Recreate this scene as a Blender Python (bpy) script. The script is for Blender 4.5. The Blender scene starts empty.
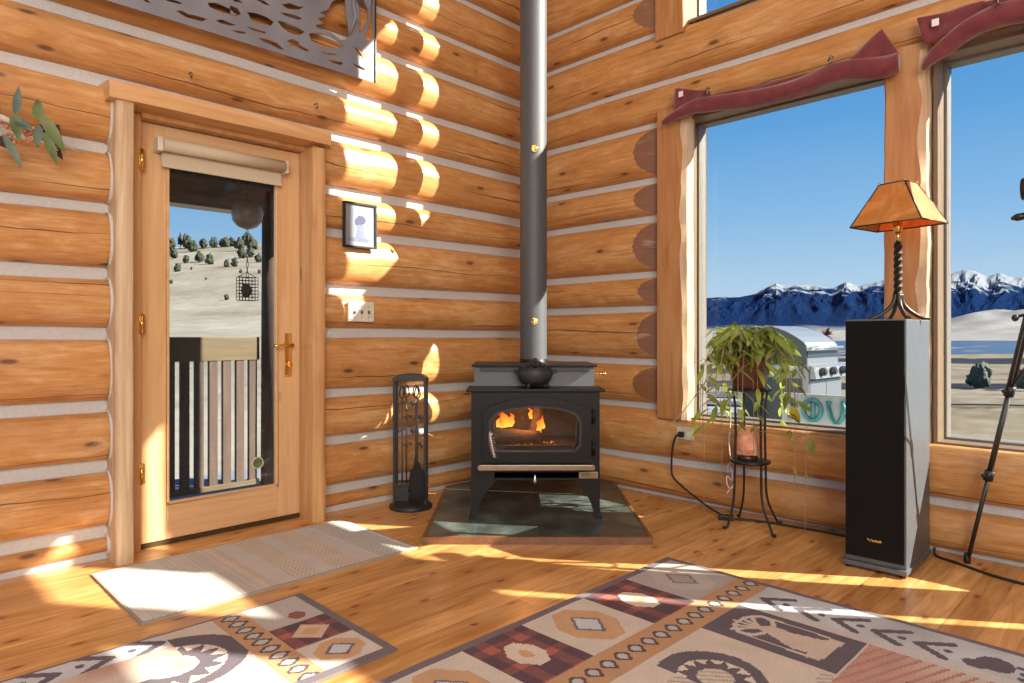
import bpy, bmesh, math, random
from mathutils import Vector, Matrix, noise
D = bpy.data
COL = bpy.context.scene.collection
SC = bpy.context.scene
PI = math.pi
random.seed(7)

# ------------------------------------------------------------------ helpers
def nz(*a):
    p = list(a) + [0.37, 0.71, 0.13]
    return noise.noise(Vector(p[:3]))
def lerp(a, b, t): return a + (b - a) * t
def smooth(t):
    t = max(0.0, min(1.0, t)); return t * t * (3 - 2 * t)
def interp(tab, x):
    if x <= tab[0][0]: return tab[0][1]
    for (a, va), (b, vb) in zip(tab, tab[1:]):
        if x <= b: return lerp(va, vb, (x - a) / (b - a))
    return tab[-1][1]

def tag(o, label=None, cat=None, group=None, kind=None):
    if label: o['label'] = label
    if cat: o['category'] = cat
    if group: o['group'] = group
    if kind: o['kind'] = kind
    return o
def empty(name, loc=(0, 0, 0), rz=0.0, parent=None):
    o = D.objects.new(name, None); COL.objects.link(o)
    o.location = loc; o.rotation_euler = (0, 0, rz); o.empty_display_size = .05
    if parent: o.parent = parent
    return o
def copy_tree(o, parent=None):
    c = o.copy(); COL.objects.link(c)
    if parent: c.parent = parent
    for ch in list(o.children): copy_tree(ch, c)
    return c

class MB:
    """collects shapes, becomes ONE mesh object"""
    def __init__(s): s.v = []; s.f = []; s.mi = []; s.uv = {}; s.m = 0; s.sm = []
    def add(s, vs, fs, smooth=False):
        b = len(s.v); s.v += [tuple(v) for v in vs]
        for f in fs:
            s.f.append(tuple(i + b for i in f)); s.mi.append(s.m); s.sm.append(smooth)
        return b
    def box(s, a, b, bev=0.0, M=None):
        x0, x1 = min(a[0], b[0]), max(a[0], b[0]); y0, y1 = min(a[1], b[1]), max(a[1], b[1]); z0, z1 = min(a[2], b[2]), max(a[2], b[2])
        if bev <= 0:
            vs = [(x0,y0,z0),(x1,y0,z0),(x1,y1,z0),(x0,y1,z0),(x0,y0,z1),(x1,y0,z1),(x1,y1,z1),(x0,y1,z1)]
            fs = [(3,2,1,0),(4,5,6,7),(0,1,5,4),(1,2,6,5),(2,3,7,6),(3,0,4,7)]
        else:
            e = min(bev, (x1-x0)*.49, (y1-y0)*.49, (z1-z0)*.49)
            bm = bmesh.new(); bmesh.ops.create_cube(bm, size=1.0)
            for v in bm.verts:
                v.co = Vector((lerp(x0,x1,v.co.x+.5), lerp(y0,y1,v.co.y+.5), lerp(z0,z1,v.co.z+.5)))
            bmesh.ops.bevel(bm, geom=bm.edges[:], offset=e, segments=2, affect='EDGES', profile=.6)
            bm.verts.index_update()
            vs = [v.co.copy() for v in bm.verts]; fs = [[v.index for v in f.verts] for f in bm.faces]; bm.free()
        if M: vs = [M @ Vector(v) for v in vs]
        s.add(vs, fs); return s
    def tube(s, pts, r, n=10, caps=True, smooth=True, flat=1.0):
        pts = [Vector(p) for p in pts]; k = len(pts)
        rs = r if isinstance(r, (list, tuple)) else [r] * k
        up = None; rings = []
        for i, p in enumerate(pts):
            t = (pts[min(i+1,k-1)] - pts[max(i-1,0)])
            if t.length < 1e-9: t = Vector((0,0,1))
            t.normalize()
            if up is None:
                up = Vector((0,0,1)) if abs(t.z) < .9 else Vector((1,0,0))
            a = t.cross(up)
            if a.length < 1e-6: a = t.cross(Vector((1,0,0)))
            a.normalize(); b = a.cross(t).normalized(); up = b
            rings.append([p + a*(math.cos(2*PI*j/n)*rs[i]) + b*(math.sin(2*PI*j/n)*rs[i]*flat) for j in range(n)])
        vs = [q for R in rings for q in R]; fs = []
        for i in range(k-1):
            for j in range(n):
                fs.append((i*n+j, i*n+(j+1)%n, (i+1)*n+(j+1)%n, (i+1)*n+j))
        s.add(vs, fs, smooth)
        if caps:
            s.add(rings[0], [tuple(range(n))]); s.add(rings[-1], [tuple(range(n))[::-1]])
        return s
    def cyl(s, a, b, r, n=20, r2=None): return s.tube([a, b], [r, r if r2 is None else r2], n)
    def lathe(s, prof, c=(0,0,0), n=32, M=None, smooth=True):
        vs = []; fs = []
        for (r, z) in prof:
            for j in range(n):
                vs.append(Vector((c[0]+r*math.cos(2*PI*j/n), c[1]+r*math.sin(2*PI*j/n), c[2]+z)))
        for i in range(len(prof)-1):
            for j in range(n):
                fs.append((i*n+j, i*n+(j+1)%n, (i+1)*n+(j+1)%n, (i+1)*n+j))
        if M: vs = [M @ v for v in vs]
        s.add(vs, fs, smooth); return s
    def prism(s, poly, fn, d0, d1):
        """poly in 2d; fn(a,b,d)->3d"""
        n = len(poly)
        vs = [fn(a,b,d0) for a,b in poly] + [fn(a,b,d1) for a,b in poly]
        fs = [tuple(range(n))[::-1], tuple(range(n, 2*n))] + [(i, (i+1)%n, n+(i+1)%n, n+i) for i in range(n)]
        s.add(vs, fs); return s
    def ball(s, c, r, n=12, sc=(1,1,1)):
        vs = []; fs = []; m = n//2
        for i in range(m+1):
            th = PI*i/m
            for j in range(n):
                ph = 2*PI*j/n
                vs.append((c[0]+r*sc[0]*math.sin(th)*math.cos(ph), c[1]+r*sc[1]*math.sin(th)*math.sin(ph), c[2]+r*sc[2]*math.cos(th)))
        for i in range(m):
            for j in range(n):
                fs.append((i*n+j, (i+1)*n+j, (i+1)*n+(j+1)%n, i*n+(j+1)%n))
        s.add(vs, fs, True); return s
    def build(s, name, mats, parent=None, loc=None, recalc=True, bevel=0):
        me = D.meshes.new(name); me.from_pydata([tuple(v) for v in s.v], [], s.f)
        mats = mats if isinstance(mats, (list, tuple)) else [mats]
        for m in mats: me.materials.append(m)
        me.polygons.foreach_set('material_index', s.mi); me.polygons.foreach_set('use_smooth', s.sm)
        if recalc:
            bm = bmesh.new(); bm.from_mesh(me)
            bmesh.ops.remove_doubles(bm, verts=bm.verts, dist=1e-5)
            bmesh.ops.recalc_face_normals(bm, faces=bm.faces)
            bm.to_mesh(me); bm.free()
        me.update()
        o = D.objects.new(name, me); COL.objects.link(o)
        if parent: o.parent = parent
        if loc: o.location = loc
        if bevel:
            b = o.modifiers.new('bevel', 'BEVEL'); b.width = bevel; b.segments = 2; b.limit_method = 'ANGLE'
        return o

def cutout(name, outer, holes, depth, mat, M, parent=None):
    """flat plate with holes: outline -> extruded mesh.  M maps (a,b,thickness) to 3d"""
    cu = D.curves.new(name, 'CURVE'); cu.dimensions = '2D'; cu.fill_mode = 'BOTH'; cu.extrude = depth/2
    for poly in [outer] + holes:
        sp = cu.splines.new('POLY'); sp.points.add(len(poly)-1); sp.use_cyclic_u = True
        for p, q in zip(sp.points, poly): p.co = (q[0], q[1], 0, 1)
    tmp = D.objects.new('tmp', cu); COL.objects.link(tmp)
    bpy.context.view_layer.update()
    me = D.meshes.new_from_object(tmp.evaluated_get(bpy.context.evaluated_depsgraph_get()))
    D.objects.remove(tmp); D.curves.remove(cu)
    me.name = name; me.transform(M); me.materials.clear(); me.materials.append(mat)
    o = D.objects.new(name, me); COL.objects.link(o)
    if parent: o.parent = parent
    return o

def text_mesh(name, body, size, depth, mat, M, parent=None):
    cu = D.curves.new(name, 'FONT'); cu.body = body; cu.size = size; cu.extrude = depth/2; cu.align_x = 'CENTER'; cu.align_y = 'CENTER'
    tmp = D.objects.new('tmp', cu); COL.objects.link(tmp); bpy.context.view_layer.update()
    me = D.meshes.new_from_object(tmp.evaluated_get(bpy.context.evaluated_depsgraph_get()))
    D.objects.remove(tmp); D.curves.remove(cu)
    me.name = name; me.transform(M); me.materials.clear(); me.materials.append(mat)
    o = D.objects.new(name, me); COL.objects.link(o)
    if parent: o.parent = parent
    return o

def blob_poly(cx, cy, rx, ry, n=14, rot=0.0, jit=.12, sd=0):
    out = []
    for i in range(n):
        a = 2*PI*i/n; k = 1 + jit*nz(i*1.7, sd*3.1, cx*5)*2
        x, y = rx*k*math.cos(a), ry*k*math.sin(a)
        out.append((cx + x*math.cos(rot) - y*math.sin(rot), cy + x*math.sin(rot) + y*math.cos(rot)))
    return out

# ------------------------------------------------------------------ materials
class NT:
    def __init__(s, name):
        s.mat = D.materials.new(name); s.mat.use_nodes = True
        s.t = s.mat.node_tree; s.b = s.t.nodes['Principled BSDF']; s.out = s.t.nodes['Material Output']
    def n(s, typ, **kw):
        x = s.t.nodes.new(typ)
        ins = kw.pop('ins', {})
        for k, v in kw.items(): setattr(x, k, v)
        for k, v in ins.items():
            if isinstance(v, bpy.types.NodeSocket): s.t.links.new(v, x.inputs[k])
            else: x.inputs[k].default_value = v
        return x
    def l(s, a, b): s.t.links.new(a, b)
    def math(s, op, a, b=None, c=None, clamp=False):
        ins = {0: a}
        if b is not None: ins[1] = b
        if c is not None: ins[2] = c
        return s.n('ShaderNodeMath', operation=op, use_clamp=clamp, ins=ins).outputs[0]
    def ramp(s, fac, stops, interp='LINEAR'):
        r = s.n('ShaderNodeValToRGB', ins={0: fac}); cr = r.color_ramp; cr.interpolation = interp
        while len(cr.elements) < len(stops): cr.elements.new(.5)
        for e, (p, c) in zip(cr.elements, stops): e.position = p; e.color = (*c[:3], 1) if len(c) < 4 else c
        return r.outputs[0]
    def mix(s, fac, a, b, mode='MIX'):
        m = s.n('ShaderNodeMix', data_type='RGBA', blend_type=mode)
        for k, v in ((0, fac), (6, a), (7, b)):
            if isinstance(v, bpy.types.NodeSocket): s.l(v, m.inputs[k])
            else: m.inputs[k].default_value = v if k == 0 else ((*v, 1) if len(v) == 3 else v)
        return m.outputs[2]
    def noise(s, vec, scale, detail=3, rough=.55, dist=0.0):
        return s.n('ShaderNodeTexNoise', ins={'Vector': vec, 'Scale': scale, 'Detail': detail, 'Roughness': rough, 'Distortion': dist}).outputs[0]
    def mapping(s, vec, sc=(1,1,1), loc=(0,0,0), rot=(0,0,0)):
        return s.n('ShaderNodeMapping', ins={'Vector': vec, 'Scale': sc, 'Location': loc, 'Rotation': rot}).outputs[0]
    def bump(s, h, strength=.3, dist=.01):
        b = s.n('ShaderNodeBump', ins={'Height': h, 'Strength': strength, 'Distance': dist}); s.l(b.outputs[0], s.b.inputs['Normal'])
    def set(s, **kw):
        for k, v in kw.items():
            i = s.b.inputs[k.replace('_', ' ')]
            if isinstance(v, bpy.types.NodeSocket): s.l(v, i)
            else: i.default_value = (*v, 1) if isinstance(v, tuple) and len(v) == 3 else v
        return s

def plain(name, col, rough=.5, metal=0.0, var=.12, scale=30, bump=0.0, spec=.5, **kw):
    m = NT(name)
    co = m.n('ShaderNodeTexCoord').outputs['Object']
    f = m.noise(co, scale, 4)
    c = m.ramp(f, [(.25, tuple(max(0, x*(1-var)) for x in col)), (.75, tuple(min(1, x*(1+var)) for x in col))])
    m.set(Base_Color=c, Roughness=rough, Metallic=metal)
    m.b.inputs['Specular IOR Level'].default_value = spec
    if bump: m.bump(f, bump, .003)
    for k, v in kw.items(): m.set(**{k: v})
    return m.mat

def make_log_mat(name, dark, mid, light):
    m = NT(name)
    uv = m.n('ShaderNodeUVMap').outputs[0]
    info = m.n('ShaderNodeObjectInfo').outputs['Random']
    cv = m.n('ShaderNodeAttribute', attribute_type='OBJECT', attribute_name='crack_v').outputs['Fac']
    off = m.n('ShaderNodeCombineXYZ', ins={0: m.math('MULTIPLY', info, 37.0), 1: m.math('MULTIPLY', info, 11.0)}).outputs[0]
    p = m.n('ShaderNodeVectorMath', operation='ADD', ins={0: uv, 1: off}).outputs[0]
    grain = m.noise(m.mapping(p, (2.2, 20, 1)), 2.2, 6, .65, .6)
    broad = m.noise(m.mapping(p, (.9, 3.2, 1)), 1.6, 3)
    blot = m.noise(m.mapping(p, (3.0, 7.0, 1), (3,1,0)), 2.0, 5, .65, 1.0)
    f = m.math('ADD', m.math('MULTIPLY', grain, .42), m.math('ADD', m.math('MULTIPLY', broad, .30), m.math('MULTIPLY', blot, .28)))
    c = m.ramp(f, [(.34, dark), (.5, mid), (.64, light)])
    # object variation
    c = m.mix(m.math('MULTIPLY', info, .30), c, tuple(x*.82 for x in mid))
    # knots
    kp = m.mapping(p, (2.3, 6.4, 1))
    vor = m.n('ShaderNodeTexVoronoi', voronoi_dimensions='2D', ins={'Vector': kp, 'Scale': 1.0, 'Randomness': 1.0})
    dist = vor.outputs['Distance']
    sel = m.math('GREATER_THAN', m.n('ShaderNodeSeparateColor', ins={0: vor.outputs['Color']}).outputs[0], .62)
    halo = m.math('MULTIPLY', m.ramp(dist, [(.05, (1,1,1)), (.34, (0,0,0))]), sel)
    core = m.math('MULTIPLY', m.ramp(dist, [(.045, (1,1,1)), (.095, (0,0,0))]), sel)
    c = m.mix(m.math('MULTIPLY', halo, .30), c, tuple(x*.66 for x in dark))
    c = m.mix(m.math('MULTIPLY', core, .85), c, (.11, .042, .017))
    scuff = m.ramp(m.noise(m.mapping(p, (1.1, 2.6, 1), (9,4,0)), 2.3, 6, .7, .8), [(.60, (0,0,0)), (.74, (1,1,1))])
    c = m.mix(m.math('MULTIPLY', scuff, .45), c, (.76,.55,.34))
    # drying checks: one wandering dark line per log + a few fine ones
    su = m.n('ShaderNodeSeparateXYZ', ins={0: uv})
    w = m.math('MULTIPLY', m.math('SUBTRACT', m.noise(m.mapping(p, (1.0, 0, 1)), 1.1, 4), .5), .10)
    d = m.math('ABSOLUTE', m.math('SUBTRACT', m.math('SUBTRACT', su.outputs[1], cv), w))
    wid = m.math('MULTIPLY', m.math('SUBTRACT', m.noise(m.mapping(p, (1.1, 0, 1), (5,0,0)), 1.0, 2), .40, clamp=True), .020, clamp=True)
    ck = m.math('LESS_THAN', d, wid)
    c = m.mix(m.math('MULTIPLY', ck, .8), c, (.07, .028, .012))
    fine = m.noise(m.mapping(p, (1.2, 60, 1)), 1.5, 2)
    fk = m.ramp(fine, [(.30, (1,1,1)), (.335, (0,0,0))])
    c = m.mix(m.math('MULTIPLY', fk, .45), c, (.16, .07, .028))
    m.set(Base_Color=c, Roughness=.34)
    m.b.inputs['Specular IOR Level'].default_value = .5
    h = m.math('SUBTRACT', m.math('MULTIPLY', f, .5), m.math('MULTIPLY', m.math('ADD', ck, core), .5))
    m.bump(h, .35, .008)
    return m.mat

def make_board_mat(name, dark, mid, light, axis=2, rough=.4, stretch=16):
    m = NT(name)
    co = m.n('ShaderNodeTexCoord').outputs['Object']
    sc = [stretch]*3; sc[axis] = 1.3
    info = m.n('ShaderNodeObjectInfo').outputs['Random']
    off = m.n('ShaderNodeCombineXYZ', ins={0: m.math('MULTIPLY', info, 13.0), 1: m.math('MULTIPLY', info, 7.0), 2: m.math('MULTIPLY', info, 5.0)}).outputs[0]
    p = m.n('ShaderNodeVectorMath', operation='ADD', ins={0: m.mapping(co, tuple(sc)), 1: off}).outputs[0]
    g = m.noise(p, 1.4, 5, .6, .6)
    c = m.ramp(g, [(.3, dark), (.5, mid), (.7, light)])
    sk = [5.5]*3; sk[axis] = 2.2
    vor = m.n('ShaderNodeTexVoronoi', ins={'Vector': m.n('ShaderNodeVectorMath', operation='ADD', ins={0: m.mapping(co, tuple(sk)), 1: off}).outputs[0], 'Scale': 1.0})
    sel = m.math('GREATER_THAN', m.n('ShaderNodeSeparateColor', ins={0: vor.outputs['Color']}).outputs[0], .7)
    core = m.math('MULTIPLY', m.ramp(vor.outputs['Distance'], [(.05, (1,1,1)), (.12, (0,0,0))]), sel)
    c = m.mix(m.math('MULTIPLY', core, .7), c, (.16, .06, .022))
    m.set(Base_Color=c, Roughness=rough)
    m.bump(g, .12, .004)
    return m.mat

def make_floor_mat():
    m = NT('pine_floor')
    geo = m.n('ShaderNodeNewGeometry').outputs['Position']
    s = m.n('ShaderNodeSeparateXYZ', ins={0: geo})
    W = .108
    row = m.math('FLOOR', m.math('DIVIDE', s.outputs[1], W))
    rnd = m.n('ShaderNodeTexWhiteNoise', noise_dimensions='1D', ins={'W': row}).outputs[0]
    xs = m.math('DIVIDE', m.math('ADD', s.outputs[0], m.math('MULTIPLY', rnd, 5.0)), 1.65)
    seg = m.math('FLOOR', xs)
    cell = m.n('ShaderNodeTexWhiteNoise', noise_dimensions='2D', ins={'Vector': m.n('ShaderNodeCombineXYZ', ins={0: row, 1: seg}).outputs[0]})
    cr = cell.outputs[0]
    off = m.n('ShaderNodeCombineXYZ', ins={0: m.math('MULTIPLY', cr, 21.0), 1: m.math('MULTIPLY', cr, 5.0), 2: m.math('MULTIPLY', cr, 9.0)}).outputs[0]
    p = m.n('ShaderNodeVectorMath', operation='ADD', ins={0: geo, 1: off}).outputs[0]
    g = m.noise(m.mapping(p, (1.6, 15, 1)), 2.0, 4, .55, .9)
    c = m.ramp(g, [(.28, (.44,.19,.050)), (.5, (.59,.295,.092)), (.72, (.70,.41,.16))])
    tint = m.ramp(cr, [(0, (.80,.76,.70)), (.5, (1,1,1)), (1, (1.14,1.16,1.2))])
    c = m.mix(1.0, c, tint, 'MULTIPLY')
    vor = m.n('ShaderNodeTexVoronoi', voronoi_dimensions='2D', ins={'Vector': m.mapping(p, (4.2, 9.5, 1)), 'Scale': 1.0})
    sel = m.math('GREATER_THAN', m.n('ShaderNodeSeparateColor', ins={0: vor.outputs['Color']}).outputs[0], .52)
    halo = m.math('MULTIPLY', m.ramp(vor.outputs['Distance'], [(.06, (1,1,1)), (.36, (0,0,0))]), sel)
    core = m.math('MULTIPLY', m.ramp(vor.outputs['Distance'], [(.05, (1,1,1)), (.13, (0,0,0))]), sel)
    c = m.mix(m.math('MULTIPLY', halo, .35), c, (.40, .13, .03))
    c = m.mix(m.math('MULTIPLY', core, .8), c, (.15, .05, .016))
    fy = m.math('FRACT', m.math('DIVIDE', s.outputs[1], W))
    gap = m.math('LESS_THAN', fy, .022)
    gx = m.math('LESS_THAN', m.math('FRACT', xs), .0014)
    gg = m.math('MAXIMUM', gap, gx)
    c = m.mix(m.math('MULTIPLY', gg, .55), c, (.16, .06, .02))
    m.set(Base_Color=c, Roughness=.30)
    m.b.inputs['Specular IOR Level'].default_value = .5
    m.bump(m.math('SUBTRACT', m.math('MULTIPLY', g, .15), gg), .15, .003)
    return m.mat

def attr_mat(name, rough=.95, weave=(260, 260), bumps=.35):
    m = NT(name)
    a = m.n('ShaderNodeAttribute', attribute_name='Col').outputs['Color']
    co = m.n('ShaderNodeTexCoord').outputs['Object']
    n1 = m.noise(m.mapping(co, (weave[0], weave[1]*.35, 1)), 1.0, 2)
    n2 = m.noise(co, 9, 3)
    k = m.math('ADD', m.math('MULTIPLY', n1, .5), m.math('ADD', m.math('MULTIPLY', n2, .3), .6))
    kk = m.n('ShaderNodeCombineColor', ins={0: k, 1: k, 2: k}).outputs[0]
    c = m.mix(1.0, a, kk, 'MULTIPLY')
    m.set(Base_Color=c, Roughness=rough)
    m.b.inputs['Specular IOR Level'].default_value = .15
    m.bump(n1, bumps, .003)
    return m.mat

def glass_mat(name, tint=(1,1,1), refl=.6):
    m = NT(name); m.t.nodes.remove(m.b)
    tr = m.n('ShaderNodeBsdfTransparent', ins={'Color': (*tint, 1)})
    gl = m.n('ShaderNodeBsdfGlossy', ins={'Color': (1,1,1,1), 'Roughness': .02})
    fr = m.n('ShaderNodeFresnel', ins={'IOR': 1.5}).outputs[0]
    mx = m.n('ShaderNodeMixShader', ins={0: m.math('MULTIPLY', fr, refl)})
    m.l(tr.outputs[0], mx.inputs[1]); m.l(gl.outputs[0], mx.inputs[2]); m.l(mx.outputs[0], m.out.inputs[0])
    return m.mat

def emit_mat(name, stops, strength, axis=2, lo=0.0, hi=1.0):
    m = NT(name); m.t.nodes.remove(m.b)
    g = m.n('ShaderNodeSeparateXYZ', ins={0: m.n('ShaderNodeTexCoord').outputs['Generated']}).outputs[axis]
    c = m.ramp(g, stops)
    e = m.n('ShaderNodeEmission', ins={'Color': c, 'Strength': strength})
    m.l(e.outputs[0], m.out.inputs[0]); return m.mat

LOG = make_log_mat('log_varnished_pine', (.36,.138,.036), (.555,.265,.086), (.73,.445,.205))
LOGCUT = make_log_mat('log_cut_face_shaded', (.17,.060,.014), (.215,.080,.021), (.26,.105,.032))  # brown of the cut wood, with the facets' shade darkened into it
BOARDD = make_board_mat('amber_board_upright', (.36,.145,.045), (.46,.205,.07), (.54,.28,.11))
CHINK = plain('chinking_grey', (.57,.55,.515), .9, var=.08, scale=60, bump=.4, spec=.2)
BOARD = make_board_mat('pine_board_upright', (.50,.24,.085), (.60,.32,.125), (.67,.40,.18))
BOARDX = make_board_mat('pine_board_across', (.52,.26,.095), (.62,.34,.14), (.70,.43,.21), axis=0)
BARK = make_board_mat('pale_live_edge', (.46,.29,.145), (.58,.40,.23), (.68,.52,.34), axis=2, rough=.6, stretch=24)
DOORW = make_board_mat('fir_door_upright', (.60,.34,.15), (.66,.40,.19), (.71,.45,.235), axis=2, rough=.35, stretch=22)
DOORX = make_board_mat('fir_door_across', (.60,.34,.15), (.66,.40,.19), (.71,.45,.235), axis=0, rough=.35, stretch=22)
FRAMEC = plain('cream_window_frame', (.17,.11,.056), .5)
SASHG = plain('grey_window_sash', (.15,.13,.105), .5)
FLOOR = make_floor_mat()
GLASS = glass_mat('window_glass', (.97,.985,.98), .12)
DGLASS = glass_mat('door_glass', (.93,.95,.95), .35)
BRASS = plain('polished_brass', (.80,.52,.16), .22, 1.0, var=.1)
BLACKM = plain('matte_black_iron', (.022,.021,.020), .45, 0.0)
STOVE = plain('charcoal_stove_paint', (.009,.0078,.0068), .42, 0.0, spec=.25)
PIPE = plain('grey_stovepipe_paint', (.055,.058,.061), .60, 0.0, spec=.9)
CHROME = plain('bright_steel', (.62,.62,.62), .3, 1.0)
BLACKP = plain('black_plastic', (.012,.012,.012), .4)
CREAMP = plain('almond_plastic', (.66,.60,.48), .4)
WHITE = plain('white_paint', (.78,.78,.76), .6)
# ------------------------------------------------------------------ room shell
ROOM_Y, ROOM_X, CEIL = 6.5, 7.2, 5.0

def wall_panel(name, side, u0, u1, z0, z1, holes, thick, mat):
    us = sorted({u0, u1, *[h[0] for h in holes], *[h[1] for h in holes]})
    zs = sorted({z0, z1, *[h[2] for h in holes], *[h[3] for h in holes]})
    mb = MB()
    for a, b in zip(us, us[1:]):
        for c, d in zip(zs, zs[1:]):
            um, zm = (a+b)/2, (c+d)/2
            if any(h[0] < um < h[1] and h[2] < zm < h[3] for h in holes): continue
            if side == 'L': mb.box((a, -thick, c), (b, 0, d))
            else: mb.box((-thick, a, c), (0, b, d))
    return mb.build(name, mat)

def make_log(parent, side, u0, u1, lo, hi, seed, bulge=.086, zmin=None, zmax=None, clampf=None, dense=(), gap=.05):
    us = [u0]; u = u0
    while u < u1 - 1e-6:
        st = .07
        if any(abs(u - d) < .16 for d in dense): st = .004
        u = min(u1, u + st); us.append(u)
    N = 64 if clampf else 18; vs = []; uvs = []; fs = []; cut = []
    if side == 'R': gap = .040
    for u in us:
        g = gap*(1 + .35*nz(u*1.3, seed*2.7))
        w0 = .010*nz(u*.9, seed*1.3, 4); w1 = .010*nz(u*.9, seed*1.3+1.3, 4)
        z0 = lo(u) + g/2 + w0; z1 = hi(u) - g/2 + w1
        zc, h = (z0+z1)/2, (z1-z0)/2
        B = min(bulge, h*.85)*(1 + .10*nz(u*.8, seed*5.1, 9) + .02*nz(u*5, seed*3.3, 2))
        al = 0; pp = None
        for j in range(N+1):
            th = PI*j/N
            z = zc - h*math.cos(th)
            p = -.012 + (B+.012)*math.sin(th)**.78*(1 + .05*nz(u*2.2, j*.45, seed))
            if zmin is not None: z = max(z, zmin(u))
            if zmax is not None: z = min(z, zmax(u))
            ct = clampf and p > clampf(u)
            if ct: p = clampf(u)
            cut.append(bool(ct))
            q = (u, p, z)
            if pp: al += h*PI/N*1.0
            pp = q
            vs.append((u, p, z) if side == 'L' else (p, u, z)); uvs.append((u + seed*3.3, al))
    M = N+1
    for i in range(len(us)-1):
        for j in range(N): fs.append((i*M+j, i*M+j+1, (i+1)*M+j+1, (i+1)*M+j))
    nb = len(fs)
    e0 = len(vs); vs += [vs[j] for j in range(M)]; uvs += [(0, j*.02) for j in range(M)]
    e1 = len(vs); vs += [vs[(len(us)-1)*M+j] for j in range(M)]; uvs += [(0, j*.02) for j in range(M)]
    fs += [tuple(range(e0, e0+M)), tuple(range(e1, e1+M))[::-1]]
    me = D.meshes.new('log'); me.from_pydata(vs, [], fs); me.materials.append(LOG); me.materials.append(LOGCUT)
    ul = me.uv_layers.new(name='UVMap')
    for lp in me.loops: ul.data[lp.index].uv = uvs[lp.vertex_index]
    for k, f in enumerate(me.polygons):
        f.use_smooth = k < nb and not (clampf and any(cut[v] for v in f.vertices if v < len(cut)))
        if k < nb and clampf and sum(cut[v] for v in f.vertices) >= 3: f.material_index = 1
    bm = bmesh.new(); bm.from_mesh(me); bmesh.ops.recalc_face_normals(bm, faces=bm.faces)
    # open half shells: make the normals look into the room
    bm.faces.ensure_lookup_table(); s = sum((f.normal.y if side == 'L' else f.normal.x)*f.calc_area() for f in bm.faces)
    if s < 0: bmesh.ops.reverse_faces(bm, faces=bm.faces)
    bm.to_mesh(me); bm.free()
    o = D.objects.new('log', me); COL.objects.link(o); o.parent = parent
    random.seed(seed*31+5)
    o['crack_v'] = random.uniform(.07, .26)
    return o

# ---- floor and ceiling
mb = MB(); mb.box((-.2, -.2, -.12), (ROOM_X, ROOM_Y, 0)); tag(mb.build('floor', FLOOR), kind='structure')
mb = MB(); mb.box((-.2, -.2, CEIL), (ROOM_X, ROOM_Y, CEIL+.1)); tag(mb.build('ceiling', BOARDX), kind='structure')

# ---- left wall (y = 0): rows given at x=3.158 and x=.289
door_hole = (1.815, 2.70, 0.0, 2.03)
wl = tag(wall_panel('wall_left', 'L', -.2, ROOM_X, 0, CEIL, [door_hole], .2, CHINK), kind='structure')
SL = [(0.0, 0.0), (.126, .132), (.421, .400), (.69, .655), (1.004, 1.007), (1.278, 1.259), (1.562, 1.589), (1.836, 1.81), (2.133, 2.125),
      (2.40, 2.368), (2.70, 2.674), (2.96, 2.925), (3.26, 3.22), (3.52, 3.50), (3.80, 3.79), (4.08, 4.06), (4.38, 4.36), (4.66, 4.66), (4.98, 4.98)]
def seamL(i):
    a, b = SL[i]; return lambda u: b + (a-b)*(u-.289)/(3.158-.289)
for i in range(len(SL)-1):
    lo, hi = seamL(i), seamL(i+1); sd = 11+i
    if i < 8:
        make_log(wl, 'L', 0, 1.79, lo, hi, sd, dense=())
        make_log(wl, 'L', 2.765, 5.6, lo, hi, sd+40)
        # bead of chinking scribed round the log end at the door trim
        bd = MB(); us = (2.764, 2.784)
        for k in range(12):
            th0, th1 = PI*k/12, PI*(k+1)/12
            q = []
            for th, u in ((th0, us[0]), (th1, us[0]), (th1, us[1]), (th0, us[1])):
                z0, z1 = lo(u)+.018, hi(u)-.018
                zc, h = (z0+z1)/2, (z1-z0)/2
                q.append((u, .098*min(1, h/.1)*math.sin(th)**.78, zc-h*math.cos(th)))
            bd.add(q, [(0,1,2,3)])
        bd.build('chinking_bead', CHINK, wl)
    else:
        make_log(wl, 'L', 0, 5.6, lo, hi, sd, zmin=(lambda u: 2.10 if 1.7 < u < 2.85 else -9) if i == 8 else None)

# ---- right wall (x = 0)
W1, W2, W4 = (1.292, 2.40), (2.585, 3.78), (3.87, 4.36)
U1, U2, U3, U4 = (1.292, 2.61), (3.40, 3.90), (3.98, 4.98), (5.05, 6.10)
ZB, ZT, UB = .495, 2.30, 2.87
holes = [(*W1, ZB, ZT), (*W2, ZB, ZT), (*W4, ZB, ZT), (*U1, UB, 4.6), (*U2, UB, 3.72), (*U3, UB, 3.75), (*U4, UB, 3.70)]
wr = tag(wall_panel('wall_right', 'R', 0, ROOM_Y, 0, CEIL, holes, .2, CHINK), kind='structure')
SR = [0, .227, .555, .835, 1.164, 1.384, 1.729, 1.971, 2.319, 2.561, 2.879, 3.145, 3.44, 3.72, 4.02, 4.30, 4.62, 4.98]
def cR(z): return lambda u: z + .006*nz(u*.7, z*7)
def cutR(u): return .004 + max(0, (1.145-u))*.43
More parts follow.
